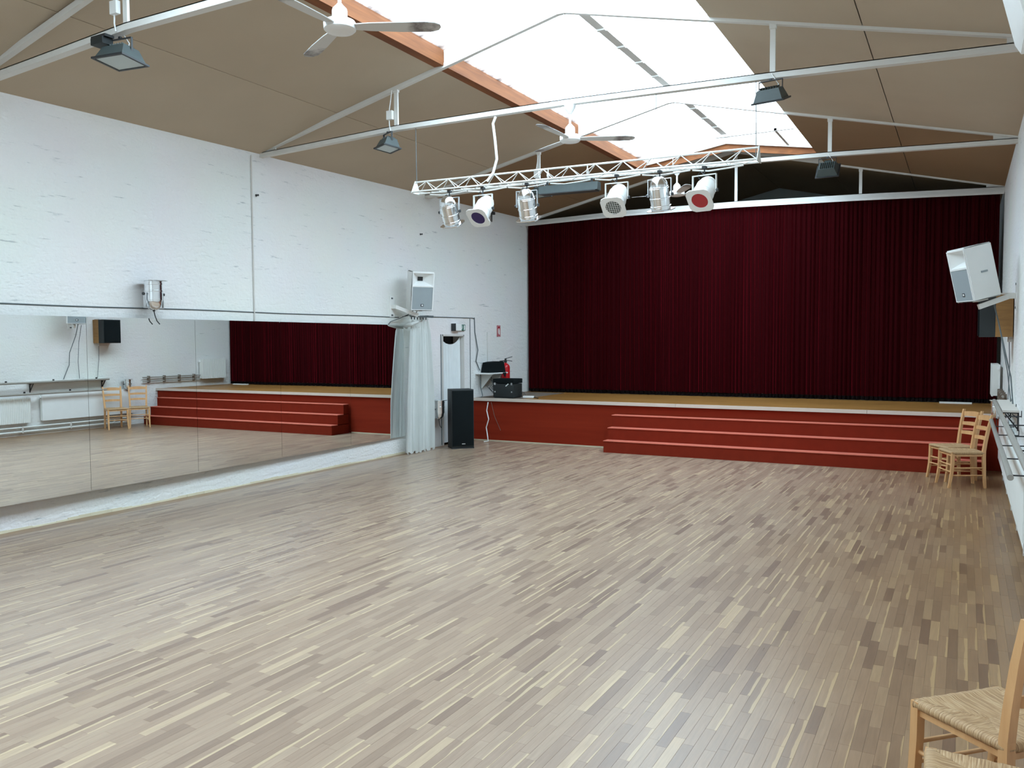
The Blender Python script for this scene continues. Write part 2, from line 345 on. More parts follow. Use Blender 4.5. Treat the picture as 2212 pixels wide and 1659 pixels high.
# ------------------------------------------------------------------ floor with strips
floor = struct('floor', 'worn oak strip floor of the hall')
MB().box(-8.2, .75, YB-.2, YE+.2, -.15, -.012).build('subfloor', 'subfloor', floor)
def plank_mesh(name, rects):
    vs = []; fs = []; tint = []; sap = []; uvs = []
    T = 0; B = -.012; e = .0005
    for (x0, x1, y0, y1, t, s) in rects:
        b = len(vs)
        vs += [(x0, y0, B), (x1, y0, B), (x1, y1, B), (x0, y1, B),
               (x0, y0, T-e), (x1, y0, T-e), (x1, y1, T-e), (x0, y1, T-e),
               (x0+e, y0+e, T), (x1-e, y0+e, T), (x1-e, y1-e, T), (x0+e, y1-e, T)]
        q = [(8, 9, 10, 11), (4, 5, 9, 8), (5, 6, 10, 9), (6, 7, 11, 10), (7, 4, 8, 11), (0, 1, 5, 4), (1, 2, 6, 5), (2, 3, 7, 6), (3, 0, 4, 7)]
        U = [(0, 0), (1, 0), (1, 1), (0, 1)]
        for f in q:
            fs.append([b+i for i in f]); uvs += [U[i % 4] for i in f]; tint += [t]*4; sap += [s]*4
    me = bpy.data.meshes.new(name); me.from_pydata(vs, [], fs)
    ul = me.uv_layers.new(name='UVMap'); ul.data.foreach_set('uv', [c for u in uvs for c in u])
    for nm, arr in (('tint', tint), ('sap', sap)):
        a = me.attributes.new(nm, 'FLOAT', 'CORNER'); a.data.foreach_set('value', arr)
    me.materials.append(M['floor'])
    o = bpy.data.objects.new(name, me); COL.objects.link(o); o.parent = floor
    return o
rects = []
PW = .050; x = -7.70; g = .0002
rnd = random.Random(3)
while x < XR:
    y = YB-rnd.random()*.4
    while y < YS+.02:
        L = rnd.choice((.26, .32, .38, .45, .45, .52))*rnd.uniform(.92, 1.08)
        t = min(1, max(0, rnd.gauss(.48, .20)))
        if rnd.random() < .03: t = rnd.uniform(.9, 1)
        if rnd.random() < .05: t = rnd.uniform(0, .1)
        s = rnd.uniform(.66, .92) if rnd.random() < .26 else 2.0
        rects.append((x+g, min(x+PW, XR)-g, max(y, YB)+g, min(y+L, YS+.02)-g, t, s)); y += L
    x += PW
rects = [r for r in rects if r[3]-r[2] > .02 and r[1]-r[0] > .01]
# border board under the mirror wall
y = YB
while y < YS:
    L = rnd.uniform(.8, 1.6); rects.append((XL(y)-.02, -7.70-g, y+g, min(y+L, YS)-g, rnd.uniform(.3, .6), 2.0)); y += L
def score(r):
    p = project(((r[0]+r[1])/2, (r[2]+r[3])/2, 0))
    if not p or not (-20 < p[0] < 2232 and -20 < p[1] < 1690): return 0
    return (r[3]-r[2])/p[2]**3
order = sorted(range(len(rects)), key=lambda i: -score(rects[i]))
near = set(order[:290])
for i in order[:290]: plank_mesh('plank', [rects[i]])
far = plank_mesh('plank_field', [r for i, r in enumerate(rects) if i not in near]); far['kind'] = 'stuff'
far['label'] = 'the rest of the oak strips, too small to pick apart'

# ------------------------------------------------------------------ walls
def ybox(mb, y0, y1, z0, z1a, z1b, th=.22, off=0):
    # slab of the left wall between y0 and y1
    a = [(XL(y0)+off-th, y0, z0), (XL(y0)+off, y0, z0), (XL(y1)+off, y1, z0), (XL(y1)+off-th, y1, z0)]
    b = [(XL(y0)+off-th, y0, z1a), (XL(y0)+off, y0, z1a), (XL(y1)+off, y1, z1b), (XL(y1)+off-th, y1, z1b)]
    mb.hexa(a, b)
DY0, DY1, DZ = 11.80, 12.50, 1.90
wl = MB()
ybox(wl, YB-.2, DY0, -.1, WZ(YB)+.45, WZ(DY0)+.45)
ybox(wl, DY0, DY1, DZ, WZ(DY0)+.45, WZ(DY1)+.45)
ybox(wl, DY1, YE+.2, -.1, WZ(DY1)+.45, WZ(YE)+.45)
o = wl.build('wall_left', 'wall'); o['kind'] = 'structure'; o['label'] = 'whitewashed rough brick wall with the mirrors'
o = MB().box(XR, XR+.22, YB-.2, YE+.2, -.1, 4.6).build('wall_right', 'wall'); o['kind'] = 'structure'; o['label'] = 'whitewashed brick wall beside the chairs'
MB().box(-8.2, .75, YB-.22, YB, -.1, 5.6).build('wall_near', 'wall')['kind'] = 'structure'
o = MB().box(-8.2, .75, YE, YE+.22, -.1, 5.6).build('wall_far', 'darkwall'); o['kind'] = 'structure'; o['label'] = 'dim slate wall far behind the curtain'
# thin groove line and joint over the mirrors
o = MB().add([], [])
g1 = MB(); y = 1.6
pts = [(XL(v)+.004, v, 2.148+.0018*(v-4)+.004*math.sin(v*2.1)) for v in np.arange(1.6, 10.75, .3)]
g1.tube(pts, .007, 5)
o = g1.build('trim_1', 'greywire'); o['kind'] = 'structure'; o['label'] = 'thin line of old edging above the mirrors'

# ------------------------------------------------------------------ ceiling
ceil = struct('ceiling', 'brown felt boards of the pitched ceiling')
def cpanel(x0, x1, y0, y1, zf0, zf1, mt='ceil', th=.014):
    # zf(y) height at x0 / x1
    g = .006
    a = [(x0, y0, zf0(y0)), (x1, y0, zf1(y0)), (x1, y1, zf1(y1)), (x0, y1, zf0(y1))]
    b = [(p[0], p[1], p[2]+th) for p in a]
    MB().hexa(a, b).build('ceiling_panel', mt, ceil)
SL, SR = -6.58, -.814
segs = [YB]+TY+[YE]
for i in range(len(segs)-1):
    y0, y1 = segs[i]+.004, segs[i+1]-.004
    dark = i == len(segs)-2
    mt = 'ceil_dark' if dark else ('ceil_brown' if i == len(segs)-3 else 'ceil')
    zs = lambda x: (lambda y: zceil(x))
    g = .005
    MBx = cpanel(XL(y0)-.1, SL-g, y0, y1, lambda y: WZ(y)+.012-.02, zs(SL-g), mt)
    cpanel(SL+g, SKL, y0, y1, zs(SL+g), zs(SKL), mt)
    cpanel(SKR, SR-g, y0, y1, zs(SKR), zs(SR-g), mt)
    cpanel(SR+g, XR+.1, y0, y1, zs(SR+g), zs(XR+.1), mt)
    if i >= 4:
        ya = 14.46 if i == 4 else y0
        if i == 4: ya = 14.46
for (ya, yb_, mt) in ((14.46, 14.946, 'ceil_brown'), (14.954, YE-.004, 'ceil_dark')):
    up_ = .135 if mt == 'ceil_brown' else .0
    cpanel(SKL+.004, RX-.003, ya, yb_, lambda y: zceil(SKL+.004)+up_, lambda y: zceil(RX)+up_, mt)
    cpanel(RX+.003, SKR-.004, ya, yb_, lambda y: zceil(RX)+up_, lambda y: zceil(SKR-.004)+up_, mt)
# roof deck above the boards (keeps the daylight out)
rf = MB()
for (x0, x1) in ((-8.3, SKL), (SKR, .8)):
    rf.hexa([(x0, YB-.3, zceil(x0)+.16), (x1, YB-.3, zceil(x1)+.16), (x1, YE+.3, zceil(x1)+.16), (x0, YE+.3, zceil(x0)+.16)],
            [(x0, YB-.3, zceil(x0)+.26), (x1, YB-.3, zceil(x1)+.26), (x1, YE+.3, zceil(x1)+.26), (x0, YE+.3, zceil(x0)+.26)])
for (x0, x1) in ((SKL, RX), (RX, SKR)):
    rf.hexa([(x0, 14.52, zceil(x0)+.30), (x1, 14.52, zceil(x1)+.30), (x1, YE+.3, zceil(x1)+.30), (x0, YE+.3, zceil(x0)+.30)],
            [(x0, 14.52, zceil(x0)+.40), (x1, 14.52, zceil(x1)+.40), (x1, YE+.3, zceil(x1)+.40), (x0, YE+.3, zceil(x0)+.40)])
o = rf.build('roof_deck', 'steel2', ceil)
# closing strips between deck and the walls
rg = MB(); rg.box(-8.3, -7.7, YB-.3, YE+.3, 4.45, 4.52); rg.box(.45, .85, YB-.3, YE+.3, 4.3, 4.5); rg.build('eaves_filler', 'steel2', ceil)

# ------------------------------------------------------------------ skylight
sky = struct('window_1', 'long ridge skylight of pale translucent sheets')
YW0, YW1 = YB, 14.42
GX0, GX1 = SKL+.10, SKR+.02
def zg(x):
    return (4.965+(x-GX0)*(5.30-4.965)/(RX-GX0)) if x < RX else (4.93+(GX1-x)*(5.30-4.93)/(GX1-RX))
gy = [YW0]+TY[:4]+[14.46]
for i in range(len(gy)-1):
    for (x0, x1) in ((GX0-.06, RX), (RX, GX1+.06)):
        n = 2
        for k in range(n):
            y0 = gy[i]+(gy[i+1]-gy[i])*k/n+.004; y1 = gy[i]+(gy[i+1]-gy[i])*(k+1)/n-.004
            za, zb = zg(x0), zg(x1)
            MB().add([(x0, y0, za), (x1, y0, zb), (x1, y1, zb), (x0, y1, za)], [(0, 1, 2, 3)]).build('pane', 'glaze', sky)
# side boards: a soffit and an upright face
for sgn, xs in ((1, SKL), (-1, SKR)):
    for i in range(len(gy)-1):
        y0, y1 = gy[i], gy[i+1]; z0 = zceil(xs)
        so = .10 if sgn > 0 else -.004
        MB().prism([(xs-sgn*.03, z0+(.016 if sgn < 0 else -.004)), (xs+sgn*so, z0+(.016 if sgn < 0 else -.002)), (xs+sgn*so, z0+.135), (xs+sgn*(so-.02), z0+.30), (xs-sgn*.03, z0+.30)], 'y', y0+.001, y1-.001).build('side_board', 'orange', sky)
# end boards under the far edge (gable shaped, orange) with a white bar over them
for (xa, za, xb, zb) in ((SKL+.10, 4.80, RX, 5.02), (RX, 5.02, SKR-.02, 4.775)):
    yy = 14.42
    MB().hexa([(xa, yy, za), (xb, yy, zb), (xb, yy+.03, zb), (xa, yy+.03, za)],
              [(xa, yy, za+.125), (xb, yy, zb+.115), (xb, yy+.03, zb+.115), (xa, yy+.03, za+.125)]).build('end_board', 'orange', sky)
    MB().hexa([(xa, yy-.05, za+.115), (xb, yy-.05, zb+.115), (xb, yy+.03, zb+.115), (xa, yy+.03, za+.115)],
              [(xa, yy-.05, za+.19), (xb, yy-.05, zb+.20), (xb, yy+.03, zb+.5), (xa, yy+.03, za+.5)]).build('end_bar', 'steel', sky)
# purlins under the sheets
for (x_, dz) in ((-2.62, .0), ):
    MB().box(x_-.02, x_+.02, 13.3, 14.40, zg(x_)-.06, zg(x_)-.01).build('glazing_bar', 'steel2', sky)
MB().box(RX+.1, GX1+.05, 13.3, 13.34, 4.99, 5.03).build('glazing_bar', 'steel', sky)
# ridge plate with clips between the trusses
for i in range(len(gy)-1):
    y0, y1 = gy[i]+.04, gy[i+1]-.04
    MB().prism([(RX-.05, 5.262), (RX+.05, 5.262), (RX+.03, 5.30), (RX-.03, 5.30)], 'y', y0, y1).build('ridge_bar', 'steel2', sky)
    k = y0+.35
    while k < y1-.2:
        MB().box(RX-.045, RX+.055, k, k+.05, 5.245, 5.262).build('ridge_clip', 'steel', sky); k += .62

# ------------------------------------------------------------------ roof trusses
def cz(x):
    xs = (-7.85, -5.7, -3.6, -1.6, .5); zs = (4.165, 4.205, 4.195, 4.143, 4.067)
    return float(np.interp(x, xs, zs))
names = {0: 'white steel roof truss directly above the viewer', 1: 'nearest white steel roof truss, carrying the floodlight at the upper left corner', 2: 'second white steel roof truss, the lattice light truss hangs from it',
         3: 'third white steel roof truss, just behind the lattice light truss', 4: 'white steel roof truss directly above the red stage curtain'}
for i, y in enumerate(TY):
    t = thing('roof_truss', names[i], 'roof truss', (0, y, 0))
    hz = heel(y); xl = XL(y)
    dz = lambda x: (hz-.015-4.165)*max(0, min(1, (-5.7-x)/2.1))-.0
    # bottom chord: two angles back to back
    xs = [xl-.02, -7, -6.3, -5.7, -4.6, -3.6, -2.6, -1.6, -.5, XR+.02]
    h = .052 if i < 4 else .085
    b = MB()
    for k in range(len(xs)-1):
        p0 = (xs[k], 0, cz(xs[k])+dz(xs[k])); p1 = (xs[k+1], 0, cz(xs[k+1])+dz(xs[k+1]))
        for (ya, yb2, zl, zh) in ((-.030, -.022, -h/2, h/2), (.022, .030, -h/2, h/2), (-.034, .034, -h/2-.006, -h/2+.003), (-.03, .03, h/2-.008, h/2)):
            b.hexa([(p0[0], ya, p0[2]+zl), (p1[0], ya, p1[2]+zl), (p1[0], yb2, p1[2]+zl), (p0[0], yb2, p0[2]+zl)],
                   [(p0[0], ya, p0[2]+zh), (p1[0], ya, p1[2]+zh), (p1[0], yb2, p1[2]+zh), (p0[0], yb2, p0[2]+zh)])
    b.build('bottom_chord', 'steel', t)
    # rafters: narrow flange under the boards, deep web inside the skylight
    def raf(xa, za, xb, zb, nm='rafter'):
        b = MB(); w = .026
        b.hexa([(xa, -w, za), (xb, -w, zb), (xb, w, zb), (xa, w, za)], [(xa, -w, za+.05), (xb, -w, zb+.05), (xb, w, zb+.05), (xa, w, za+.05)])
        return b
    r1 = raf(xl, hz, RX, 5.09); r2 = raf(RX, 5.09, XR, 4.095)
    if i == 4:
        zz = lambda x: 5.09-(.2186 if x < RX else .243)*abs(x-RX)
        r1.hexa([(SKL+.02, -.018, zz(SKL)+.02), (RX, -.018, 5.09), (RX, .018, 5.09), (SKL+.02, .018, zz(SKL)+.02)], [(SKL+.02, -.018, zz(SKL)+.17), (RX, -.018, 5.25), (RX, .018, 5.25), (SKL+.02, .018, zz(SKL)+.17)])
        r2.hexa([(RX, -.018, 5.09), (SKR-.02, -.018, zz(SKR)+.02), (SKR-.02, .018, zz(SKR)+.02), (RX, .018, 5.09)], [(RX, -.018, 5.25), (SKR-.02, -.018, zz(SKR)+.17), (SKR-.02, .018, zz(SKR)+.17), (RX, .018, 5.25)])
    if i < 4:
        zz = lambda x: 5.09-(.2186 if x < RX else .243)*abs(x-RX)
        r1.hexa([(SKL+.095, -.018, zz(SKL+.1)+.02), (RX, -.018, 5.09), (RX, .018, 5.09), (SKL+.095, .018, zz(SKL+.1)+.02)],
                [(SKL+.095, -.018, zg(SKL+.1)-.006), (RX, -.018, 5.288), (RX, .018, 5.288), (SKL+.095, .018, zg(SKL+.1)-.006)])
        r2.hexa([(RX, -.018, 5.09), (SKR-.095, -.018, zz(SKR-.1)+.02), (SKR-.095, .018, zz(SKR-.1)+.02), (RX, .018, 5.09)],
                [(RX, -.018, 5.288), (SKR-.095, -.018, zg(SKR-.1)-.006), (SKR-.095, .018, zg(SKR-.1)-.006), (RX, .018, 5.288)])
    r1.build('rafter', 'steel', t); r2.build('rafter', 'steel', t)
    zr = lambda x: 5.09-(.2186 if x < RX else .243)*abs(x-RX)
    for px in ((-5.73, -1.56) if i < 4 else (-5.73, -3.61, -1.56)):
        MB().box(px-.024, px+.024, -.012, .012, cz(px)-.01, zr(px)+.03).box(px-.03, px+.03, -.02, .02, zr(px)-.03, zr(px)+.02).build('post', 'steel', t)
    if i < 4:
        MB().tube([(RX+.02, 0, cz(RX)-.04), (RX+.02, 0, 5.1)], .005, 6).build('hanger_rod', 'steel', t)
        MB().box(RX-.09, RX+.09, -.024, .024, 5.08, 5.16).build('gusset', 'steel', t)
    MB().prism([(xl+.004, hz-.03), (xl+.25, hz+.0), (xl+.25, hz+.085), (xl+.004, hz+.03)], 'y', -.008, .008).build('heel_plate', 'steel', t)
    MB().prism([(XR-.004, 4.05), (XR-.25, 4.09), (XR-.25, 4.16), (XR-.004, 4.11)], 'y', -.008, .008).build('heel_plate', 'steel', t)

# curtain rail under the last truss
ct = MB(); cxs = [XL(YC)+.01, -6.5, -5.7, -4.6, -3.6, -2.6, -1.6, -.6, XR-.01]
for a, b in zip(cxs, cxs[1:]): ct.hexa([(a, YC-.150, cz(a)-.088), (b, YC-.150, cz(b)-.088), (b, YC-.133, cz(b)-.088), (a, YC-.133, cz(a)-.088)], [(a, YC-.150, cz(a)-.052), (b, YC-.150, cz(b)-.052), (b, YC-.133, cz(b)-.052), (a, YC-.133, cz(a)-.052)])
tag(ct.build('curtain_rail', 'steel'), 'white rail along the top edge of the red stage curtain', 'rail')

# ------------------------------------------------------------------ stage
st = thing('stage', 'low stage with red front panel and amber board floor', 'stage', (0, YS, 0))
x0s = XL(YS)+.004
MB().box(x0s, XR-.004, .02, .05, -.001, HS-.02).build('front_panel', 'redpanel', st)
q_ = [(x0s, 0, HS-.02), (XR-.004, 0, HS-.02), (XR-.004, YE-YS-.01, HS-.02), (XL(YE)+.004, YE-YS-.01, HS-.02)]
MB().hexa(q_, [(p[0], p[1], HS) for p in q_]).build('stage_floor', 'stagewood', st)
nx = [x0s, -6.55, -4.0, -1.2, XR-.004]
for a, b in zip(nx, nx[1:]):
    MB().box(a+.002, b-.002, -.03, .012, HS-.045, HS+.006).build('edge_strip', 'nosing', st)
MB().box(x0s, -5.05, .004, .02, 0, .018).build('base_strip', 'brownstain', st)
MB().box(x0s+.03, x0s+.95, .03, 1.9, HS, HS+.004).build('side_board', 'dust', st)['label'] = 'grey worn strip of stage floor by the wall'
steps = thing('stage_steps', 'three wide red carpeted steps up to the stage', 'steps', (0, YS, 0))
rise = HS/4; going = .1804; STL, STR = -5.016, .27
for k in range(3):
    yb2 = -going*(3-k)
    b = MB().box(STL, STR, yb2, yb2+going if k < 2 else 0-.001, k*rise if k == 0 else k*rise, (k+1)*rise-.012)
    b = MB().box(STL, STR, yb2, -.032, k*rise, (k+1)*rise-.014)
    s = b.build('step', 'carpet', steps)
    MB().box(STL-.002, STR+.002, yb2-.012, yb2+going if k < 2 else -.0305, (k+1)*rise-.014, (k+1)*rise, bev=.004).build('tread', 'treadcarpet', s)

# ------------------------------------------------------------------ red curtain
def pleat_sheet(x0, x1, z0, z1, ybase, amp, nx_, nz_, seed, mtn, name, parent, wl_=.085, flare=.35):
    rn = random.Random(seed); W = x1-x0
    ph = 0; xs = [x0+W*i/nx_ for i in range(nx_+1)]; off = []
    cur = rn.uniform(.7, 1.3)
    segs_ = []
    ph = 0
    for i in range(nx_+1):
        if rn.random() < .02: cur = rn.uniform(.55, 1.7)
        ph += 2*math.pi*(W/nx_)/(wl_*cur)
        off.append((math.sin(ph)*.5+.32*math.sin(ph*.37+1)+.18*math.sin(ph*2.1), ph))
    vs = []; fs = []
    for j in range(nz_+1):
        t = j/nz_
        for i, x in enumerate(xs):
            z = z0+((z1 if z1 < 1 else cz(x)-.065-HS)-z0)*t
            a, ph_ = off[i]
            k = amp*(1+flare*(1-t))
            vs.append((x+.012*math.cos(ph_+t), ybase+k*a+.015*math.sin(x*1.7+t*1.3), z+(.004*math.sin(ph_*.5) if j == 0 else 0)))
    for j in range(nz_):
        for i in range(nx_):
            a = j*(nx_+1)+i; fs.append((a, a+1, a+nx_+2, a+nx_+1))
    return MB().add(vs, fs).build(name, mtn, parent, smooth=80)
cur = thing('stage_curtain', 'wall-wide crimson velvet stage curtain hanging in fine pleats', 'curtain', (0, YC, HS))
xc0 = XL(YC)+.03; xm_ = -2.62
for k, (a, b) in enumerate(((xc0, xm_+.04), (xm_-.04, XR-.05))):
    p = pleat_sheet(a, b, .07, 3.312, -.085+.03*k, .026, 900 if k == 0 else 560, 14, 5+k, 'velvet', 'curtain_panel', cur, .066)
    pleat_sheet(a, b, .012, .072, -.088+.03*k, .027, 900 if k == 0 else 560, 1, 5+k, 'hem', 'hem', p, .066)
tag(MB().box(-.33, .12, YC-.30, YC-.22, HS+.001, HS+.024).build('batten', 'offwhite'), 'short pale batten lying on the stage at the curtain hem near the right wall', 'batten')

# ------------------------------------------------------------------ mirrors
mw = thing('wall_mirror', 'row of tall frameless mirror panels along the left brick wall', 'mirror', (0, 0, 0))
jy = [2.56, 3.91, 5.262, 6.612, 7.962, 9.356, 10.686]
tilt = [.45]*6
def MP(y): return XL(10.68)+.030+(10.68-y)*math.tan(R(.45))
MZ0, MZ1 = .277, 2.04
for i in range(6):
    y0, y1 = jy[i]+.0015, jy[i+1]-.0015; a = R(tilt[i])
    m = Matrix.Translation((MP((y0+y1)/2), (y0+y1)/2, 0)) @ Matrix.Rotation(a, 4, 'Z')
    hw = (y1-y0)/2
    p = MB().box(-.006, 0, -hw, hw, MZ0, MZ1+.004*i*0, m).build('mirror_panel', 'mirror', mw)
bk = MB()
for y0, y1 in ((2.66, 10.66),):
    a = [(XL(y0)+.002, y0, MZ0+.012), (MP(y0)-.014, y0, MZ0+.012), (MP(y1)-.014, y1, MZ0+.012), (XL(y1)+.001, y1, MZ0+.012)]
    bk.hexa(a, [(p[0], p[1], MZ1-.01) for p in a])
bk.build('backing_board', 'dust', mw)
# low pale skirting of mortar at the foot of the mirror wall
sk = MB(); yy = np.arange(1.6, 10.75, .12)
for a, b in zip(yy, yy[1:]):
    h = .022+.008*math.sin(a*5)+random.uniform(-.004, .004); d = .015+random.uniform(-.004, .006)
    sk.hexa([(XL(a)-.01, a, -.005), (XL(a)+d, a, -.005), (XL(b)+d, b, -.005), (XL(b)-.01, b, -.005)], [(XL(a)-.01, a, h), (XL(a)+d*.4, a, h), (XL(b)+d*.4, b, h), (XL(b)-.01, b, h)])
o = sk.build('baseboard_left', 'brownstain'); o['kind'] = 'structure'
# cable conduit above the mirrors
c = MB().tube([(XL(7.62)+.012, 7.60, 2.05), (XL(7.62)+.012, 7.60, 4.10)], .009, 6).build('conduit', 'steel2')
tag(c, 'thin painted conduit running from the mirror top up to the second truss', 'conduit')
for (yy_, zz_, lb) in ((7.678, 3.619, 'small dark hook high on the wall beside the conduit'), (11.21, 3.524, 'small dark hook high on the wall above the white loudspeaker')):
    k = MB().lathe([(.016, 0), (.016, .006), (.008, .01), (.008, .03), (.013, .034), (.013, .04)], 12, Matrix.Translation((XL(yy_), yy_, zz_)) @ Matrix.Rotation(R(90), 4, 'Y'))
    tag(k.build('wall_hook', 'blackiron'), lb, 'hook')
hk = thing('ceiling_clamp', 'small dark clamp with a hanging strap under the ceiling edge left of the curtain', 'clamp', (XL(13.5)+.03, 13.45, 4.17))
MB().box(-.02, .02, -.1, .1, -.03, .02).build('bracket', 'blackiron', hk); MB().box(-.004, .004, -.01, .02, -.17, -.03).build('strap', 'blackiron', hk)

# ------------------------------------------------------------------ doorway on the left wall
dr = struct('door_1', 'narrow doorway hung with a sagging sheer curtain')
dx = XL(12.1)
MB().box(dx-.9, dx-.22, DY0-.3, DY1+.3, -.05, 2.1).build('dark_room', 'blackiron', dr)
for (a, b, c0, c1) in ((DY0-.001, DY0+.025, -.01, DZ), (DY1-.025, DY1+.001, -.01, DZ), (DY0, DY1, DZ-.03, DZ+.001)):
    MB().box(dx-.21, dx+.012, a, b, c0, c1).build('door_frame', 'steel2', dr)
def swag():
    vs = []; fs = []; n = 60; mz = 30
    for j in range(mz+1):
        for i in range(n+1):
            u = i/n; t = j/mz
            top = DZ-.035-.135*math.sin(math.pi*u)**1.0*1.0
            z = top-(top-.03)*t
            pull = .16*math.sin(math.pi*u*2)*max(0, 1-t*3)*-.2
            y = DY0+.035+(DY1-DY0-.07)*u+pull
            vs.append((dx-.06+.012*math.sin(u*70+3*math.sin(u*9))*min(1, .25+t*2), y, z))
    for j in range(mz):
        for i in range(n):
            a = j*(n+1)+i; fs.append((a, a+1, a+n+2, a+n+1))
    return MB().add(vs, fs)
tag(swag().build('sheer_curtain', 'sheer', smooth=80), 'white sheer curtain sagging at its top in the narrow doorway', 'curtain')
# dark cable outline round the doorway recess
c = MB(); X = lambda y: XL(y)+.008
c.tube([(X(11.45), 11.45, 2.19), (X(12.80), 12.80, 2.20), (X(12.83), 12.835, 2.19)], .007, 6)
c.tube([(X(12.835), 12.845, 2.21), (X(12.9), 12.86, 1.95), (X(12.9)+.02, 12.93, 1.62), (X(12.9)+.01, 12.88, 1.42), (X(12.95)+.02, 12.99, 1.25)], .009, 6)
tag(c.build('cable', 'greywire'), 'dark cable framing the doorway recess and dropping to the shelf', 'cable')
c = MB().tube([(X(12.72), 12.70, 2.19), (X(12.72), 12.70, .78)], .006, 5)
tag(c.build('cable', 'greywire'), 'straight upright cable between doorway and stage', 'cable')
c = MB().tube([(X(13.3), 13.30, 1.95), (X(13.3), 13.30, 1.38)], .006, 5)
tag(c.build('cable', 'steel2'), 'pale conduit on the wall above the small shelf', 'cable')
c = MB().tube([(X(11.77), 11.765, 1.9), (X(11.77), 11.765, .02)], .008, 5)
tag(c.build('cable', 'greywire'), 'dark cable down the near side of the doorway', 'cable')

# exit lamp
ex = thing('exit_lamp', 'white emergency lamp box with green exit pictogram over the doorway', 'exit sign', (XL(12.25), 12.25, 2.02))
MB().box(0, .075, -.14, .07, -.055, .06, bev=.006).build('lamp_housing', 'white', ex)
MB().box(.0, .09, -.155, -.142, -.06, .07).build('end_cap', 'blackiron', ex)
MB().box(.02, .03, .09, .26, -.05, .055).build('sign_plate', 'signgreen', ex)
fg = MB(); fx = .0305
fg.box(fx, fx+.002, .205, .245, -.04, .045)
fg.lathe([(.009, 0), (.009, .002)], 10, Matrix.Translation((fx, .158, .034)) @ Matrix.Rotation(R(90), 4, 'Y'))
fg.beam((fx+.001, .158, .022), (fx+.001, .150, -.012), .002, .014); fg.beam((fx+.001, .150, -.010), (fx+.001, .168, -.03), .002, .008); fg.beam((fx+.001, .150, -.010), (fx+.001, .128, -.03), .002, .008)
fg.beam((fx+.001, .156, .016), (fx+.001, .180, .004), .002, .006)
fg.build('pictogram', 'signwhite', ex)
# fire extinguisher sign
fs_ = thing('fire_sign', 'small red sign with white extinguisher pictogram on the wall left of the curtain', 'sign', (XL(13.73), 13.73, 1.975))
MB().box(.002, .008, -.065, .065, -.105, .105).build('sign_plate', 'signred', fs_)
b = MB(); b.box(.0085, .0095, -.052, .052, .088, .095).box(.0085, .0095, -.052, .052, -.095, -.088).box(.0085, .0095, -.052, -.045, -.095, .095).box(.0085, .0095, .045, .052, -.095, .095)
b.box(.0085, .0095, -.012, .03, -.07, .03).box(.0085, .0095, .0, .018, .03, .055)
b.beam((.009, .01, .05), (.009, -.03, .03), .001, .008); b.beam((.009, -.03, .03), (.009, -.028, -.04), .001, .008)
b.build('pictogram', 'signwhite', fs_)

# ------------------------------------------------------------------ white side curtain
def side_curtain():
    vs = []; fs = []; n = 150; mz = 26; y0, y1 = 10.50, 11.24
    rn = random.Random(4); A = [rn.uniform(.5, 1) for _ in range(40)]
    for j in range(mz+1):
        t = j/mz; z = 2.112-(2.112-.025)*t
        for i in range(n+1):
            u = i/n; sp = .62+.38*min(1, t*1.6)**.7
            c = 10.95; y = c+(y0+(y1-y0)*u-10.88)*sp-.06*t
            ph = u*2*math.pi*6.5; a = A[int(u*6.5)]
            x = XL(y)+.155+.02*t+(.035+.02*t)*a*math.sin(ph+.4*math.sin(t*3))+.015*math.sin(ph*2.3+t)
            if t < .1: x = x*(t*10)+(XL(y)+.16+.02*math.sin(ph*1.5))*(1-t*10)
            zz = z+(.02*math.sin(ph*1.5+1) if t > .97 else 0)+(.05*max(0, math.sin(ph*.5)) if t < .02 else 0)-.045*(1-u)*(1 if t < .05 else 0)
            vs.append((x, y+.02*math.cos(ph)*t, zz))
    for j in range(mz):
        for i in range(n):
            a = j*(n+1)+i; fs.append((a, a+1, a+n+2, a+n+1))
    return MB().add(vs, fs)
sc = thing('side_curtain', 'gathered white cotton curtain hanging at the end of the mirrors', 'curtain', (0, 0, 0))
side_curtain().build('cloth', 'cloth', sc, smooth=70)
MB().tube([(XL(11)+.05, 10.74, 2.0), (XL(11)+.12, 10.60, 2.02), (XL(11)+.24, 10.60, 2.05), (XL(11)+.26, 10.75, 2.09)], [.022, .03, .03, .02], 8).build('tie_band', 'cloth', sc, smooth=60)
rl = thing('curtain_track', 'short grey curtain track with hooks above the white side curtain', 'curtain rail', (0, 0, 0))
MB().box(XL(11.2)+.15, XL(11.2)+.18, 10.68, 11.30, 2.165, 2.185).build('track', 'greywire', rl)
for q in range(6): MB().box(XL(11.2)+.158, XL(11.2)+.172, 10.70+q*.08, 10.715+q*.08, 2.128, 2.166).build('hook', 'greywire', rl)
MB().box(XL(11.5)+.005, XL(11.5)+.18, 11.15, 11.30, 2.186, 2.20).build('wall_bracket', 'greywire', rl)

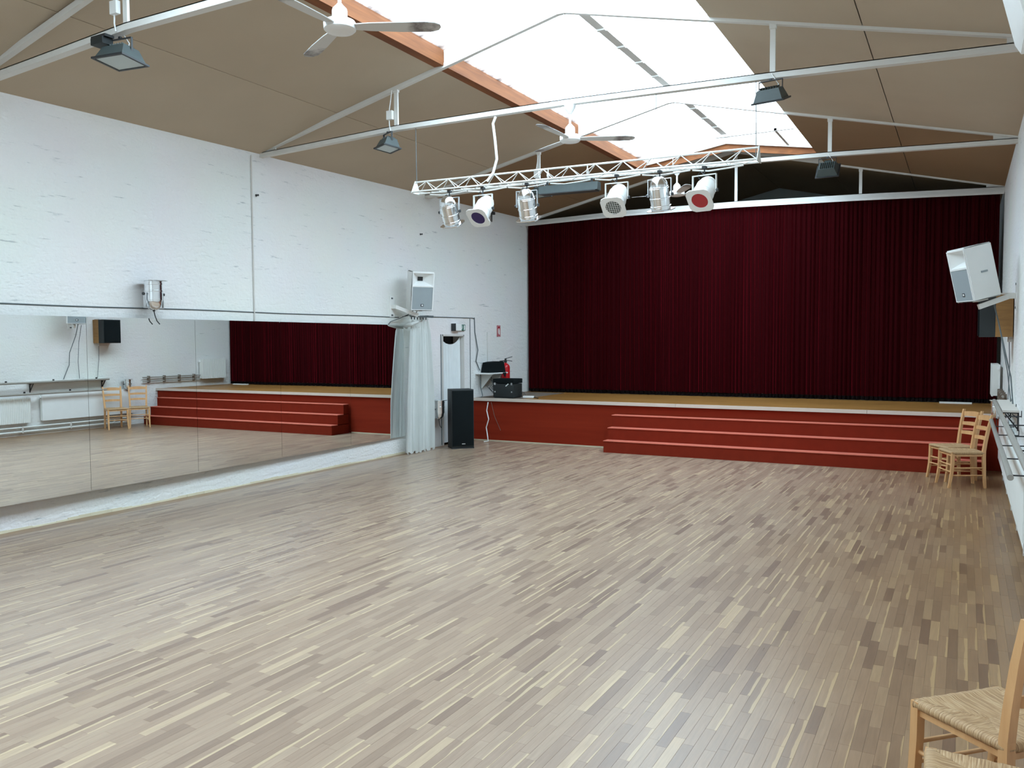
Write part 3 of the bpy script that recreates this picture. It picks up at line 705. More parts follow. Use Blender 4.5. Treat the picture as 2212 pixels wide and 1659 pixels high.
# ------------------------------------------------------------------ loudspeakers
def white_speaker(label, loc, rot):
    t = thing('loudspeaker', label, 'loudspeaker', loc, rot=rot)   # front looks along -Y, origin at centre
    w, d, h = .19, .17, .30; wb = .13
    top = [(-w, -d), (w, -d), (wb, d), (-wb, d)]
    b = MB()
    bm = bmesh.new()
    vb = [bm.verts.new((x, y, -h)) for x, y in top]; vt = [bm.verts.new((x, y, h)) for x, y in top]
    bm.faces.new(vb[::-1]); bm.faces.new(vt)
    for i in range(4):
        if i == 0: continue
        bm.faces.new((vb[i], vb[(i+1) % 4], vt[(i+1) % 4], vt[i]))
    # front face with horn opening (upper) and grille field (lower)
    m_ = .022
    def V(x, y, z): return bm.verts.new((x, y, z))
    xa, xb = -w+m_, w-m_; z1, z2, z3 = .075, .275, -h+.02
    A = [V(xa, -d, z2), V(xb, -d, z2), V(xb, -d, z1+.01), V(xa, -d, z1+.01)]
    Bv = [V(xa, -d, z1-.01), V(xb, -d, z1-.01), V(xb, -d, z3), V(xa, -d, z3)]
    f = bm.faces.new
    f((vt[0], vt[1], A[1], A[0])); f((vt[1], vb[1], Bv[2], Bv[1], A[2], A[1])); f((vt[0], A[0], A[3], Bv[0], Bv[3], vb[0])); f((A[3], A[2], Bv[1], Bv[0])); f((Bv[3], Bv[2], vb[1], vb[0]))
    T = [V(-.045, -d+.13, .215), V(.045, -d+.13, .215), V(.045, -d+.13, .150), V(-.045, -d+.13, .150)]
    for i in range(4): f((A[i], A[(i+1) % 4], T[(i+1) % 4], T[i]))
    f(T)
    G = [V(v.co.x, -d+.012, v.co.z) for v in Bv]
    for i in range(4): f((Bv[i], Bv[(i+1) % 4], G[(i+1) % 4], G[i]))
    f(G)
    bmesh.ops.bevel(bm, geom=[e for e in bm.edges if all(v in vb+vt for v in e.verts)], offset=.012, segments=2, affect='EDGES')
    b.addbm(bm); bm.free()
    b.build('cabinet', 'white', t, smooth=35)
    MB().box(-.043, .043, -d+.126, -d+.129, .152, .213).build('horn_throat', 'blackiron', t)
    MB().box(xa+.003, xb-.003, -d+.003, -d+.010, z3+.003, z1-.013).build('grille', 'grille', t)
    lg = MB(); lg.box(-.022, .022, -d-.0005, -d+.003, -.235, -.195); o_ = lg.build('badge', 'blackiron', t)
    MB().box(-.010, .014, -d-.0015, -d-.0005, -.225, -.203).build('badge_mark', 'signwhite', o_)
    MB().box(-.05, .05, -.06, .06, -h-.02, -h-.001).build('mount_plate', 'steel2', t)
    MB().box(w*.0+.162, .166, -.05, .03, -.01, .01, Matrix.Rotation(R(9.9), 4, 'Z')).build('side_grip', 'grille', t)
    return t
white_speaker('white loudspeaker above the side curtain on the mirror wall', (-7.47, 10.66, 2.575), (R(9), R(0), R(58)))
white_speaker('white loudspeaker tilted on a bracket at the right wall', (.085, 10.55, 2.50), (R(13), R(0), R(-62)))
# brackets
def bracket(label, wall_pt, end, s):
    t = thing('speaker_bracket', label, 'bracket', wall_pt)
    MB().box(0 if s > 0 else -.012, .012 if s > 0 else 0, -.06, .06, -.16, .16).build('wall_plate', 'white', t)
    e = Vector(end)-Vector(wall_pt)
    MB().beam((s*.012, 0, 0), (s*.09, 0, 0), .05, .06).build('hinge', 'offwhite', t)
    MB().beam((s*.07, 0, -.0), tuple(e), .035, .055).build('arm', 'white', t)
    for dz in (-.13, .13): MB().box(s*.012 if s > 0 else -.018, .018 if s > 0 else s*.012, -.02, .02, dz-.012, dz+.012).build('bolt', 'greywire', t)
bracket('white arm holding the loudspeaker over the side curtain', (XL(10.42), 10.42, 2.32), (-7.50, 10.68, 2.185), 1)
bracket('white slotted arm holding the tilted loudspeaker at the right wall', (XR, 10.7, 2.24), (.13, 10.55, 2.12), -1)
c = MB().tube([(-7.62, 10.78, 2.30), (-7.66, 10.70, 2.22), (-7.74, 10.52, 2.14), (-7.79, 10.36, 2.09), (-7.79, 10.30, 2.04)], .007, 6)
tag(c.build('cable', 'greywire'), 'grey cable curving from the left loudspeaker to the mirror top', 'cable')
c = MB().tube([(-7.60, 10.84, 2.34), (-7.64, 10.84, 2.24), (-7.70, 10.78, 2.20), (-7.74, 10.60, 2.17)], .007, 6)
tag(c.build('cable', 'greywire'), 'looped cable between left loudspeaker and curtain track', 'cable')
c = MB().tube([(.27, 10.72, 2.20), (.33, 10.7, 1.95), (.40, 10.6, 1.6), (.455, 10.62, 1.35), (.475, 10.5, 1.06)], .008, 6)
tag(c.build('cable', 'greywire'), 'dark cable hanging from the tilted right loudspeaker to the wall shelf', 'cable')
c = MB().tube([(.29, 10.80, 2.16), (.36, 10.78, 1.8), (.43, 10.8, 1.4), (.47, 10.85, 1.06)], .006, 6)
tag(c.build('cable', 'greywire'), 'thinner second cable below the tilted right loudspeaker', 'cable')
# boxy speaker behind it
t = thing('loudspeaker', 'brown wooden loudspeaker with black front behind the tilted white one', 'loudspeaker', (0, 0, 0))
MB().box(.315, .49, 11.2, 11.6, 1.79, 2.28).build('cabinet', 'chip', t)
MB().box(.15, .314, 11.2, 11.6, 1.79, 2.28).build('front_section', 'blackplastic', t)
MB().box(.138, .149, 11.215, 11.585, 1.805, 2.265).build('grille', 'blackcloth', t)
MB().box(.33, .498, 11.24, 11.56, 2.281, 2.30).build('top_plate', 'steel2', t); MB().box(.45, .498, 11.3, 11.5, 1.73, 1.789).build('mount_plate', 'steel2', t)
c = MB().tube([(.46, 11.3, 1.73), (.47, 11.3, 1.45), (.46, 11.25, 1.06)], .005, 5)
tag(c.build('cable', 'greywire'), 'thin cable under the brown loudspeaker', 'cable')
# casing in the top corner
t = thing('loudspeaker', 'large white rounded casing hanging high at the right wall near the viewer', 'loudspeaker', (.30, 3.86, 3.30), rot=(0, R(-14), 0))
MB().box(-.225, .12, -.26, .16, -.36, .36, bev=.05).build('cabinet', 'white', t, smooth=50)
MB().box(-.10, -.096, -.263, .163, -.33, .33).build('seam', 'greywire', t)
MB().box(.10, .16, -.05, .05, -.05, .05).build('wall_arm', 'white', t)

# ------------------------------------------------------------------ subwoofer
t = thing('column_speaker', 'tall black column loudspeaker standing on the floor beside the stage', 'loudspeaker', (-7.285, 11.62, 0), R(45))
# front looks along -Y
MB().box(-.19, .19, -.015, .30, .02, .985, bev=.01).build('cabinet', 'blackplastic', t, smooth=40)
MB().box(-.178, .178, -.033, -.0155, .05, .965, bev=.006).build('grille', 'blackcloth', t, smooth=40)
MB().box(-.02, .035, -.036, -.0335, .075, .088).build('badge', 'alu', t)
MB().box(-.19, .19, -.02, .30, 0, .019).build('plinth', 'blackiron', t)
c = MB().tube([(-7.40, 12.66, .70), (-7.43, 12.66, .55), (-7.38, 12.64, .40), (-7.43, 12.64, .25), (-7.38, 12.60, .1), (-7.34, 12.55, .02), (-7.40, 12.5, .012)], .009, 6)
tag(c.build('cable', 'white'), 'white cable hanging behind the black column loudspeaker', 'cable')
c = MB().tube([(-7.36, 12.70, .70), (-7.30, 12.71, .45), (-7.18, 12.715, .2)], .004, 5)
tag(c.build('cable', 'dust'), 'thin cable trailing down the red stage front', 'cable')

# ------------------------------------------------------------------ small shelf with bag, extinguisher, case
xs_ = XL(13.2)
t = thing('wall_shelf', 'small white wall shelf on the left wall above the stage', 'shelf', (xs_, 13.2, 1.2))
MB().box(.002, .30, -.32, .36, -.018, .004, bev=.003).build('board', 'white', t)
for yy in (-.12, .22): MB().prism([(.003, -.02), (.25, -.02), (.003, -.30)], 'y', yy, yy+.015).build('bracket', 'offwhite', t)
bag = MB().prism([(-.22, 0), (.24, 0), (.19, .20), (.12, .205), (-.05, .20), (-.17, .185)], 'y', 0, .20)
o = bag.build('equipment_bag', 'blackcloth'); o.rotation_euler = (0, 0, R(78)); o.location = (xs_+.26, 13.22, 1.204)
tag(o, 'folded black equipment bag on the small wall shelf', 'bag')
o = MB().prism([(-.05, 0), (.05, 0), (.02, -.09)], 'y', 0, .01).build('bag_strap', 'blackcloth')
o.rotation_euler = (0, 0, R(70)); o.location = (xs_+.315, 13.40, 1.20); tag(o, 'black strap end hanging over the small shelf edge', 'strap')
c = MB()
rn = random.Random(9)
for q in range(5):
    a = rn.uniform(13.15, 13.5)
    c.tube([(xs_+.06, a, 1.17), (xs_+.10+.03*q, a+.04, 1.0), (xs_+.06+.02*q, a+.1-.05*q, .88+.02*q), (xs_+.14, a+.16, .80), (xs_+.2, a-.05+.06*q, .772)], .006, 5)
tag(c.build('cable_bundle', 'greywire'), 'tangle of dark cables hanging under the small wall shelf', 'cable')
c = MB().tube([(xs_+.04, 12.98, 1.18), (xs_+.05, 12.97, .95), (xs_+.1, 12.96, .79), (xs_+.16, 12.80, .765)], .008, 6)
tag(c.build('cable', 'greywire'), 'thick cable dropping from the small shelf to the stage edge', 'cable')
t = thing('fire_extinguisher', 'red fire extinguisher with black head by the stage equipment case', 'extinguisher', (XL(13.85)+.11, 13.80, 1.03))
MB().lathe([(.03, 0), (.078, .006), (.082, .02), (.082, .25), (.075, .285), (.045, .32), (.022, .33), (.022, .35)], 24).build('cylinder', 'extred', t, smooth=40)
MB().lathe([(.028, .345), (.028, .385), (.02, .39), (.02, .42)], 12).build('valve', 'blackiron', t)
MB().beam((-.015, 0, .415), (.12, .05, .455), .02, .012).beam((-.01, 0, .39), (.12, .045, .37), .018, .012).build('handle', 'blackiron', t)
MB().tube([(-.02, -.01, .38), (-.10, -.04, .37), (-.13, -.06, .30), (-.10, -.05, .12)], .010, 8).build('hose', 'blackiron', t, smooth=60)
MB().box(.03, .083, -.05, -.02, .06, .12).build('label_patch', 'signwhite', t) if False else None
MB().box(-.11, -.07, -.03, .03, .1, .25).build('wall_hanger', 'blackiron', t)
t = thing('equipment_case', 'black two-part equipment case standing on the stage corner', 'case', (-7.20, 12.98, HS+.0045))
MB().box(-.21, .21, -.12, .20, .012, .255, bev=.008).build('body', 'blackplastic', t, smooth=40)
MB().box(-.215, .215, -.125, .205, .262, .345, bev=.01).build('lid', 'blackcloth', t, smooth=40)
for x_ in (-.17, .17): MB().box(x_-.015, x_+.015, -.134, -.121, .235, .275).build('latch', 'alu', t)
for x_ in (-.17, .17): MB().box(x_-.012, x_+.012, -.128, -.121, .10, .125).build('corner_stud', 'alu', t)
MB().box(-.035, .035, -.125, -.1215, -.008, .008, Matrix.Translation((.075, 0, .235)) @ Matrix.Rotation(R(-38), 4, 'Y')).build('sticker', 'signwhite', t)
MB().box(-.19, .19, -.11, .19, 0, .011).build('foot_pad', 'blackiron', t)
t = thing('power_strip', 'white power strip with cables lying on the stage beside the black case', 'power strip', (-6.80, 13.06, HS+.0045), R(8))
MB().box(-.10, .10, -.03, .03, 0, .04, bev=.008).build('housing', 'white', t, smooth=40)
MB().tube([(-.10, 0, .02), (-.16, .0, .07), (-.14, .02, .11), (-.09, .03, .10), (-.06, .02, .045)], .005, 5).build('cord', 'blackiron', t)
MB().tube([(.10, 0, .015), (.17, -.03, .008), (.20, -.05, .006)], .008, 5).build('cord', 'blackiron', t)

# ------------------------------------------------------------------ PAR cans
def par_can(label, loc, rz, tilt_, look, face='none', name='stage_light', up=False, group=None):
    """origin at pivot; beam points to -Z before tilting about X"""
    t = thing(name, label, 'stage light', loc, rz, group)
    m = Matrix.Rotation(-tilt_, 4, 'X')
    s = 1.0; R0 = .082
    prof = [(.012, .150), (.03, .148), (.055, .130), (.070, .100), (.074, .07), (R0-.004, .068), (R0-.004, .058), (R0, .056), (R0, -.02), (R0+.004, -.022), (R0+.004, -.034), (R0, -.036), (R0, -.085), (R0+.004, -.087), (R0+.004, -.10), (R0, -.102), (R0, -.118)]
    MB().lathe(prof[::-1], 28, m).build('can', look, t, smooth=35)
    fr = MB(); n = 24; q = .103; ri = .068
    # chamfered square gel frame with round hole
    outer = []
    for j in range(n):
        a = 2*math.pi*j/n; c_, s_ = math.cos(a), math.sin(a); k = min(q/max(abs(c_), abs(s_)), .125); outer.append((c_*k, s_*k))
    vs = []
    for z in (-.119, -.127):
        vs += [(x_, y_, z) for x_, y_ in outer]+[(ri*math.cos(2*math.pi*j/n), ri*math.sin(2*math.pi*j/n), z) for j in range(n)]
    fs2 = []
    for j in range(n):
        k = (j+1) % n
        fs2 += [(j, k, n+k, n+j), (2*n+j, 3*n+j, 3*n+k, 2*n+k), (j, 2*n+j, 2*n+k, k), (n+j, n+k, 3*n+k, 3*n+j)]
    fr.add(vs, fs2, m); fr.build('gel_frame', 'chrome' if look == 'chrome' else 'white', t)
    mt = {'violet': 'purple', 'red': 'red', 'led': 'ledgrid', 'none': 'glassfront'}[face]
    ln = MB().lathe([(.069, -.1235), (.069, -.118)], 24, m).build('lens', mt, t)
    if face == 'led':
        gr = MB()
        for k in range(-3, 4):
            L = math.sqrt(max(0, .068**2-(k*.019)**2))
            gr.box(-L, L, k*.019-.0011, k*.019+.0011, -.1255, -.1236, m); gr.box(k*.019-.0011, k*.019+.0011, -L, L, -.1255, -.1236, m)
        gr.build('grid', 'white', ln)
    yk = MB(); sg = -1 if up else 1
    yk.box(-.103, -.098, -.012, .012, -.012 if not up else -.13, .13 if not up else .012); yk.box(.098, .103, -.012, .012, -.012 if not up else -.13, .13 if not up else .012)
    yk.box(-.103, .103, -.012, .012, .13*sg-.003, .13*sg+.003)
    yk.build('yoke', 'alu' if look == 'chrome' else 'offwhite', t)
    for x_ in (-.108, .108): MB().lathe([(.014, -.008), (.014, .008)], 10, Matrix.Translation((x_, 0, 0)) @ Matrix.Rotation(R(90), 4, 'Y')).build('knob', 'blackiron', t)
    return t
TRY, TRZ = 7.78, 3.45
cans = [(-5.0, 3.245, R(4), R(-27), 'chrome', 'none', 'polished stage light at the far left end of the lattice truss'),
        (-4.573, 3.255, R(-3), R(42), 'white', 'violet', 'white stage light with a violet filter on the lattice truss'),
        (-4.04, 3.24, R(6), R(-22), 'chrome', 'none', 'polished stage light just right of the violet-filtered one'),
        (-3.04, 3.245, R(2), R(44), 'white', 'led', 'white stage light with a grid of small dark lenses on the lattice truss'),
        (-2.60, 3.235, R(-2), R(-17), 'chrome', 'none', 'polished stage light between the grid-faced and the red-filtered one'),
        (-2.165, 3.25, R(-8), R(46), 'white', 'red', 'white stage light with a red filter on the lattice truss')]
for (x_, z_, rz, tl, lk, fc, lb) in cans:
    z_ = TRZ-.0131*(x_+5.475)-.246
    t = par_can(lb, (x_, TRY-.035, z_), rz, tl, lk, fc, group='stage lights on the lattice truss'); t.scale = (1.16,)*3
    MB().lathe([(.006, .13), (.006, .185)], 8).box(-.015, .015, -.02, .02, .18, .20).build('hook_clamp', 'blackiron', t)
    MB().tube([(.0, .01, .13), (-.05, .03, .17), (-.07, .02, .14), (-.04, .0, .10)], .004, 5).build('lamp_cord', 'blackiron', t)
# uplighters on the walls
def uplighter(label, loc, s):
    t = par_can(label, loc, R(90), R(180), 'chrome', 'none', 'wall_uplighter', up=True)
    t['category'] = 'wall lamp'
    MB().box(-.02, .02, s*.0, s*.02, -.15, -.12).build('wall_bracket', 'blackiron', t) if False else None
    MB().beam((0, 0, -.13), (0, s*.13, -.13), .03, .012).build('wall_bracket', 'blackiron', t)
    MB().tube([(0, 0, -.13), (0, 0, -.16)], .012, 6).tube([(0, 0, -.16), (.01, 0, -.20), (.03, 0, -.25), (.06, 0, -.28)], .005, 5).build('lamp_cord', 'blackiron', t)
    t.scale = (1.15,)*3; return t
uplighter('polished wall uplighter above the left end of the mirrors', (XL(6.04)+.165, 6.02, 2.30), 1)
uplighter('polished wall uplighter near the floor between side curtain and doorway', (XL(11.5)+.15, 11.47, .66), 1)
uplighter('polished wall uplighter on the right wall near the stage steps', (XR-.13, 11.9, .90), -1).scale = (.82,)*3

# ------------------------------------------------------------------ lattice truss
t = thing('lattice_truss', 'white triangular lattice truss hung across the hall with stage lights', 'light truss', (-5.475, TRY, TRZ), rot=(0, R(.75), 0))
Lt = 3.80; sw = .075; ht = .118
b = MB()
for (yy, zz) in ((-sw, 0), (sw, 0), (0, ht)): MB().tube([(0, yy, zz), (Lt, yy, zz)], .010, 8).build('tube', 'steel', t, smooth=60)
nb = 26; step = Lt/nb
for (A, B) in (((-sw, 0), (0, ht)), ((sw, 0), (0, ht)), ((-sw, 0), (sw, 0))):
    z = MB()
    for k in range(nb):
        p = A if k % 2 == 0 else B; q = B if k % 2 == 0 else A
        z.tube([(k*step, p[0], p[1]), ((k+1)*step, q[0], q[1])], .0045, 5)
    z.build('lacing', 'steel', t)
for xx in (0, Lt):
    MB().prism([(-sw-.012, -.012), (sw+.012, -.012), (.012, ht+.012), (-.012, ht+.012)], 'x', xx-.004, xx+.004).build('end_plate', 'offwhite', t)
MB().box(.01, .012, -.5, -.4, 0, .01) if False else None
def cord(name, pts, r, mt, lb, cat='cable'): tag(MB().tube(pts, r, 6).build(name, mt), lb, cat)
tx = lambda x: TRZ+ht-math.tan(R(.75))*(x+5.475)
cord('steel_cable', [(-5.46, TRY, tx(-5.46)), (-5.465, TRY, 4.17)], .004, 'greywire', 'thin wire holding the left end of the lattice truss')
cord('steel_cable', [(-2.65, TRY, tx(-2.65)), (-2.652, TRY, 4.15)], .003, 'greywire', 'thin wire holding the middle of the lattice truss')
cord('steel_cable', [(-1.70, TRY, tx(-1.7)-.1), (-1.707, TRY, 4.14)], .004, 'greywire', 'thin wire holding the right end of the lattice truss')
cord('power_cable', [(-4.405, TRY-.04, 4.15), (-4.44, TRY-.04, 4.08), (-4.41, TRY-.05, 3.9), (-4.39, TRY-.05, 3.7), (-4.43, TRY-.06, 3.56), (-4.50, TRY-.07, 3.475)], .014, 'white', 'thick white power cable hanging from the second truss to the lattice truss')
c = MB(); rn = random.Random(2)
for q in range(7):
    x0 = -5.3+q*.5; c.tube([(x0, TRY+.03, 3.422-.0131*(x0+5.475)), (x0+.15, TRY+.05, 3.405-.0131*(x0+5.475)), (x0+.35, TRY+.04, 3.412-.0131*(x0+5.475)), (x0+.48, TRY+.03, 3.420-.0131*(x0+5.475))], .008, 5)
tag(c.build('wiring', 'offwhite'), 'loose white wiring clipped under the lattice truss', 'cable')
for (x_, lb) in ((-3.80, 'white turnbuckle shackle on the lattice truss beside the long dark lamp'), (-3.36, 'white turnbuckle shackle on the lattice truss over the middle of the dark lamp')):
    t = thing('turnbuckle', lb, 'shackle', (x_, TRY-.02, tx(x_)-.02))
    MB().tube([(0, 0, .01), (0, 0, -.11)], .006, 6).build('rod', 'steel', t); MB().lathe([(.006, -.08), (.015, -.06), (.015, -.04), (.006, -.02)], 10).build('body', 'steel', t)
t = thing('batten_light', 'long dark batten lamp lying under the middle of the lattice truss', 'lamp', (-3.58, TRY+.02, 3.325), rot=(0, R(.75), 0))
MB().prism([(-.05, -.035), (.05, -.035), (.04, .045), (-.04, .045)], 'x', -.33, .33).build('housing', 'greycase', t)
MB().prism([(-.055, -.045), (.055, -.045), (.055, -.0355), (-.055, -.0355)], 'x', -.31, .31).build('front', 'blackiron', t)
for x_ in (-.25, .25): MB().box(x_-.01, x_+.01, -.01, .01, .0455, .085).build('hook', 'blackiron', t)

# ------------------------------------------------------------------ floodlights
def flood(label, x_, y_, z_, rx, rz, box_z, extra=False, s=1.0):
    t = thing('floodlight', label, 'floodlight', (x_, y_, z_), rz)
    m = Matrix.Translation((0, 0, -.15)) @ Matrix.Rotation(rx, 4, 'X')
    a, b2 = .135*s, (.10 if s == 1 else .118)*s
    bm = MB()
    top = [(-a*.72, -b2*.6, .06), (a*.72, -b2*.6, .06), (a*.72, b2*.6, .06), (-a*.72, b2*.6, .06)]
    bot = [(-a*.95, -b2*.95, -.035), (a*.95, -b2*.95, -.035), (a*.95, b2*.95, -.035), (-a*.95, b2*.95, -.035)]
    bm.hexa([m @ Vector(p) for p in bot], [m @ Vector(p) for p in top])
    for k in range(-3, 4): bm.box(k*.024-.002, k*.024+.002, -b2*.5, b2*.5, .055, .078, m)
    bm.build('housing', 'greycase', t)
    fr = MB(); fr.box(-a-.01, a+.01, -b2-.01, -b2+.01, -.05, -.036, m).box(-a-.01, a+.01, b2-.01, b2+.01, -.05, -.036, m).box(-a-.01, -a+.01, -b2+.01, b2-.01, -.05, -.036, m).box(a-.01, a+.01, -b2+.01, b2-.01, -.05, -.036, m)
    fr.build('rim', 'blackiron', t)
    MB().box(-a+.012, a-.012, -b2+.012, b2-.012, -.046, -.037, m).build('glass', 'glassfront', t)
    MB().box(-.04, .04, b2*.62, b2*.62+.05, -.02, .04, m).build('terminal_box', 'greycase', t)
    yk = MB(); yk.box(-a*.8, -a*.8+.004, -.01, .01, -.15, -.02).box(a*.8-.004, a*.8, -.01, .01, -.15, -.02).box(-a*.8, a*.8, -.01, .01, -.022, -.016).box(-.01, .01, -.01, .01, -.02, .0)
    yk.build('bracket', 'blackiron', t)
    MB().tube([(.03, .03, -.13), (.06, .03, -.05), (.03, .02, .0), (.0, .02, .05)], .005, 5).build('lamp_cord', 'white', t)
    return t
flood('grey floodlight under the nearest truss, a black ballast beside it', -5.81, 4.31, 4.15, R(-4), R(8), 0, s=1.08)
t = thing('ballast_box', 'black lamp ballast clamped beside the nearest floodlight', 'ballast', (-5.93, 4.24, 4.165))
MB().box(-.07, .07, -.05, .045, -.085, -.035).build('casing', 'blackplastic', t); MB().box(-.08, .09, -.04, .04, -.034, -.014).build('clamp', 'blackiron', t)
flood('grey floodlight under the left post of the second truss', -5.81, 7.72, 4.165, R(-8), R(-28), 0)
flood('grey floodlight under the right post of the second truss', -1.565, 7.72, 4.10, R(20), R(-8), 0)
flood('grey floodlight half hidden behind the lattice truss, under the third truss', -5.68, 11.33, 4.17, R(-5), R(-10), 0)
flood('grey floodlight under the right post of the third truss', -1.58, 11.33, 4.10, R(55), R(-4), 0)
for (x_, y_, z_, lb) in ((-5.81, 4.29, 4.36, 'white junction box on the left post of the nearest truss'), (-5.79, 7.76, 4.35, 'white junction box on the left post of the second truss'), (-5.74, 11.35, 4.30, 'white junction box on the left post of the third truss')):
    t = thing('junction_box', lb, 'junction box', (x_, y_, z_))
    MB().box(-.045, .035, -.035, .005, -.05, .05, bev=.004).build('box', 'white', t); MB().tube([(-.02, -.01, -.05), (-.01, -.02, -.12), (.02, -.03, -.19)], .006, 5).tube([(-.02, -.01, .05), (0, -.01, .15), (.02, -.01, .28)], .006, 5).build('cord', 'white', t)

# ------------------------------------------------------------------ ceiling fans
def fan(label, x_, y_, ang):
    t = thing('ceiling_fan', label, 'ceiling fan', (x_, y_, cz(x_)-.035), R(ang))
    MB().lathe([(.018, -.085), (.03, -.07), (.055, -.03), (.062, 0)], 24).build('canopy', 'fanwhite', t, smooth=50)
    MB().lathe([(.012, -.20), (.012, -.08)], 12).build('down_rod', 'fanwhite', t, smooth=50)
    MB().lathe([(.05, -.30), (.05, -.235), (.045, -.22), (.02, -.195), (.018, -.19)], 24).build('rod_cover', 'fanwhite', t, smooth=50)
    mo = MB().lathe([(.055, -.375), (.09, -.368), (.104, -.355), (.106, -.315), (.098, -.303), (.05, -.298)], 32).build('motor', 'fanwhite', t, smooth=40)
    for k in range(3):
        m = Matrix.Rotation(R(120*k), 4, 'Z') @ Matrix.Translation((0, 0, -.335)) @ Matrix.Rotation(R(-9), 4, 'X')
        out = [(.10, -.035), (.2, -.048), (.40, -.058), (.56, -.062), (.62, -.055), (.655, -.03), (.66, .0), (.645, .035), (.60, .055), (.40, .058), (.2, .048), (.10, .035)]
        MB().prism(out, 'z', -.003, .003, m).build('blade', 'fanblade', t)
    return t
def blade_mat():
    k = NT('dusty_fan_blade'); p = k.p; p.inputs['Roughness'].default_value = .5
    tc = k.n('ShaderNodeTexCoord'); nz = k.n('ShaderNodeTexNoise', i_Scale=7.0, i_Detail=6.0, i_Roughness=.65); k.l(tc.outputs['Object'], nz.inputs['Vector'])
    ln = k.n('ShaderNodeVectorMath', operation='LENGTH'); sx = k.n('ShaderNodeSeparateXYZ'); cb = k.n('ShaderNodeCombineXYZ'); k.l(tc.outputs['Object'], sx.inputs[0]); k.l(sx.outputs['X'], cb.inputs[0]); k.l(sx.outputs['Y'], cb.inputs[1]); k.l(cb.outputs[0], ln.inputs[0])
    mr = k.n('ShaderNodeMapRange'); mr.inputs['From Min'].default_value = .30; mr.inputs['From Max'].default_value = .50; k.l(ln.outputs['Value'], mr.inputs[0])
    mu = k.n('ShaderNodeMath', operation='MULTIPLY'); k.l(mr.outputs[0], mu.inputs[0]); k.l(nz.outputs['Fac'], mu.inputs[1])
    cr = k.n('ShaderNodeValToRGB'); cr.color_ramp.elements[0].position = .35; cr.color_ramp.elements[0].color = (.62, .62, .61, 1); cr.color_ramp.elements[1].position = .62; cr.color_ramp.elements[1].color = (.16, .14, .14, 1)
    k.l(mu.outputs[0], cr.inputs[0]); k.l(cr.outputs[0], p.inputs['Base Color']); return k.m
M['fanblade'] = blade_mat()
fan('white ceiling fan nearest the viewer, below the orange skylight board', -3.62, 4.31, 30)
fan('white ceiling fan hanging from the middle of the second truss', -3.56, 7.78, 28)
fan('white ceiling fan partly hidden behind the stage lights', -3.57, 11.38, 62)

# ------------------------------------------------------------------ right wall: radiators, barres, shelf
def radiator(label, y0, y1, z0, z1, xf, ribs):
    t = thing('radiator', label, 'radiator', (0, y0, 0))
    L = y1-y0
    MB().box(xf+.025, XR-.04, .02, L-.02, z0+.01, z1-.01).build('convector', 'offwhite', t)
    if ribs:
        n = int(L/.035); pts = []
        for k in range(n+1):
            yy = L*k/n; pts += [(xf+.006, yy), (xf, yy+L/n*.35), (xf, yy+L/n*.65)] if k < n else [(xf+.006, yy)]
        pts += [(xf+.022, L), (xf+.022, 0)]
        MB().prism(pts, 'z', z0, z1).build('front_panel', 'offwhite', t)
    else:
        MB().box(xf, xf+.022, 0, L, z0, z1, bev=.005).build('front_panel', 'white', t)
    g = MB()
    for k in range(int(L/.05)): g.box(xf+.03, XR-.045, .03+k*.05, .045+k*.05, z1-.009, z1-.001)
    g.build('top_grille', 'steel2', t)['kind'] = 'stuff'
    for ye in (-.002, L-.004): MB().box(xf+.022, XR-.035, ye, ye+.006, z0+.01, z1-.005).build('end_panel', 'offwhite', t)
    MB().tube([(XR-.06, -.03, z1-.06), (XR-.06, .03, z1-.06)], .02, 10).build('valve', 'white', t)
    for yy in (L*.2, L*.8): MB().box(XR-.039, XR-.002, yy-.02, yy+.02, z0+.05, z1-.05).build('wall_bracket', 'steel2', t)
    return t
radiator('ribbed white radiator on the right wall nearest the viewer', 7.15, 9.76, .25, .745, .40, True)
radiator('long flat white radiator on the right wall behind the chairs', 9.99, 12.1, .26, .785, .40, False)
radiator('small white radiator above the stage floor at the right wall', 13.95, 14.68, .93, 1.40, .36, True)
t = thing('wall_shelf', 'long pale shelf board on black brackets on the right wall', 'shelf', (0, 9.76, 1.02))
MB().box(.352, XR, 0, 1.70, 0, .022, bev=.002).build('board', 'shelfwood', t)
for yy in (.04, 1.60):
    k = MB(); k.box(.36, XR, yy, yy+.018, -.014, -.001).box(XR-.014, XR, yy, yy+.018, -.19, -.014); k.beam((.38, yy+.009, -.018), (XR-.01, yy+.009, -.17), .016, .014); k.beam((XR-.06, yy+.009, -.02), (XR-.01, yy+.009, -.06), .014, .01)
    k.build('bracket', 'blackiron', t)
def barre(label, x_, z_, y0, y1):
    t = thing('ballet_barre', label, 'barre', (0, 0, 0))
    MB().tube([(x_, y0, z_), (x_, y1, z_)], .021, 14).build('rail', 'barrewood', t, smooth=60)
    yy = y0+.25
    while yy < y1:
        k = MB(); k.tube([(x_, yy-.004, z_-.004), (x_+.03, yy, z_-.018), (XR-.004, yy, z_-.015)], .006, 6); k.box(XR-.006, XR-.001, yy-.02, yy+.02, z_-.022, z_+.04)
        k.build('bracket', 'blackiron', t); yy += .95
barre('upper wooden ballet barre along the right wall', .325, 1.03, 3.4, 11.42)
barre('lower wooden ballet barre along the right wall', .295, .81, 6.6, 11.35)
t = thing('heating_pipe', 'pair of pale heating pipes along the foot of the right wall', 'pipe', (0, 0, 0))
for z_ in (.075, .16):
    MB().tube([(XR-.04, 3.0, z_), (XR-.04, 12.0, z_+.002)], .017, 10).build('pipe', 'offwhite', t, smooth=60)
for k in range(9): MB().box(XR-.062, XR-.002, 3.6+k, 3.625+k, .05, .185).build('clip', 'steel2', t)
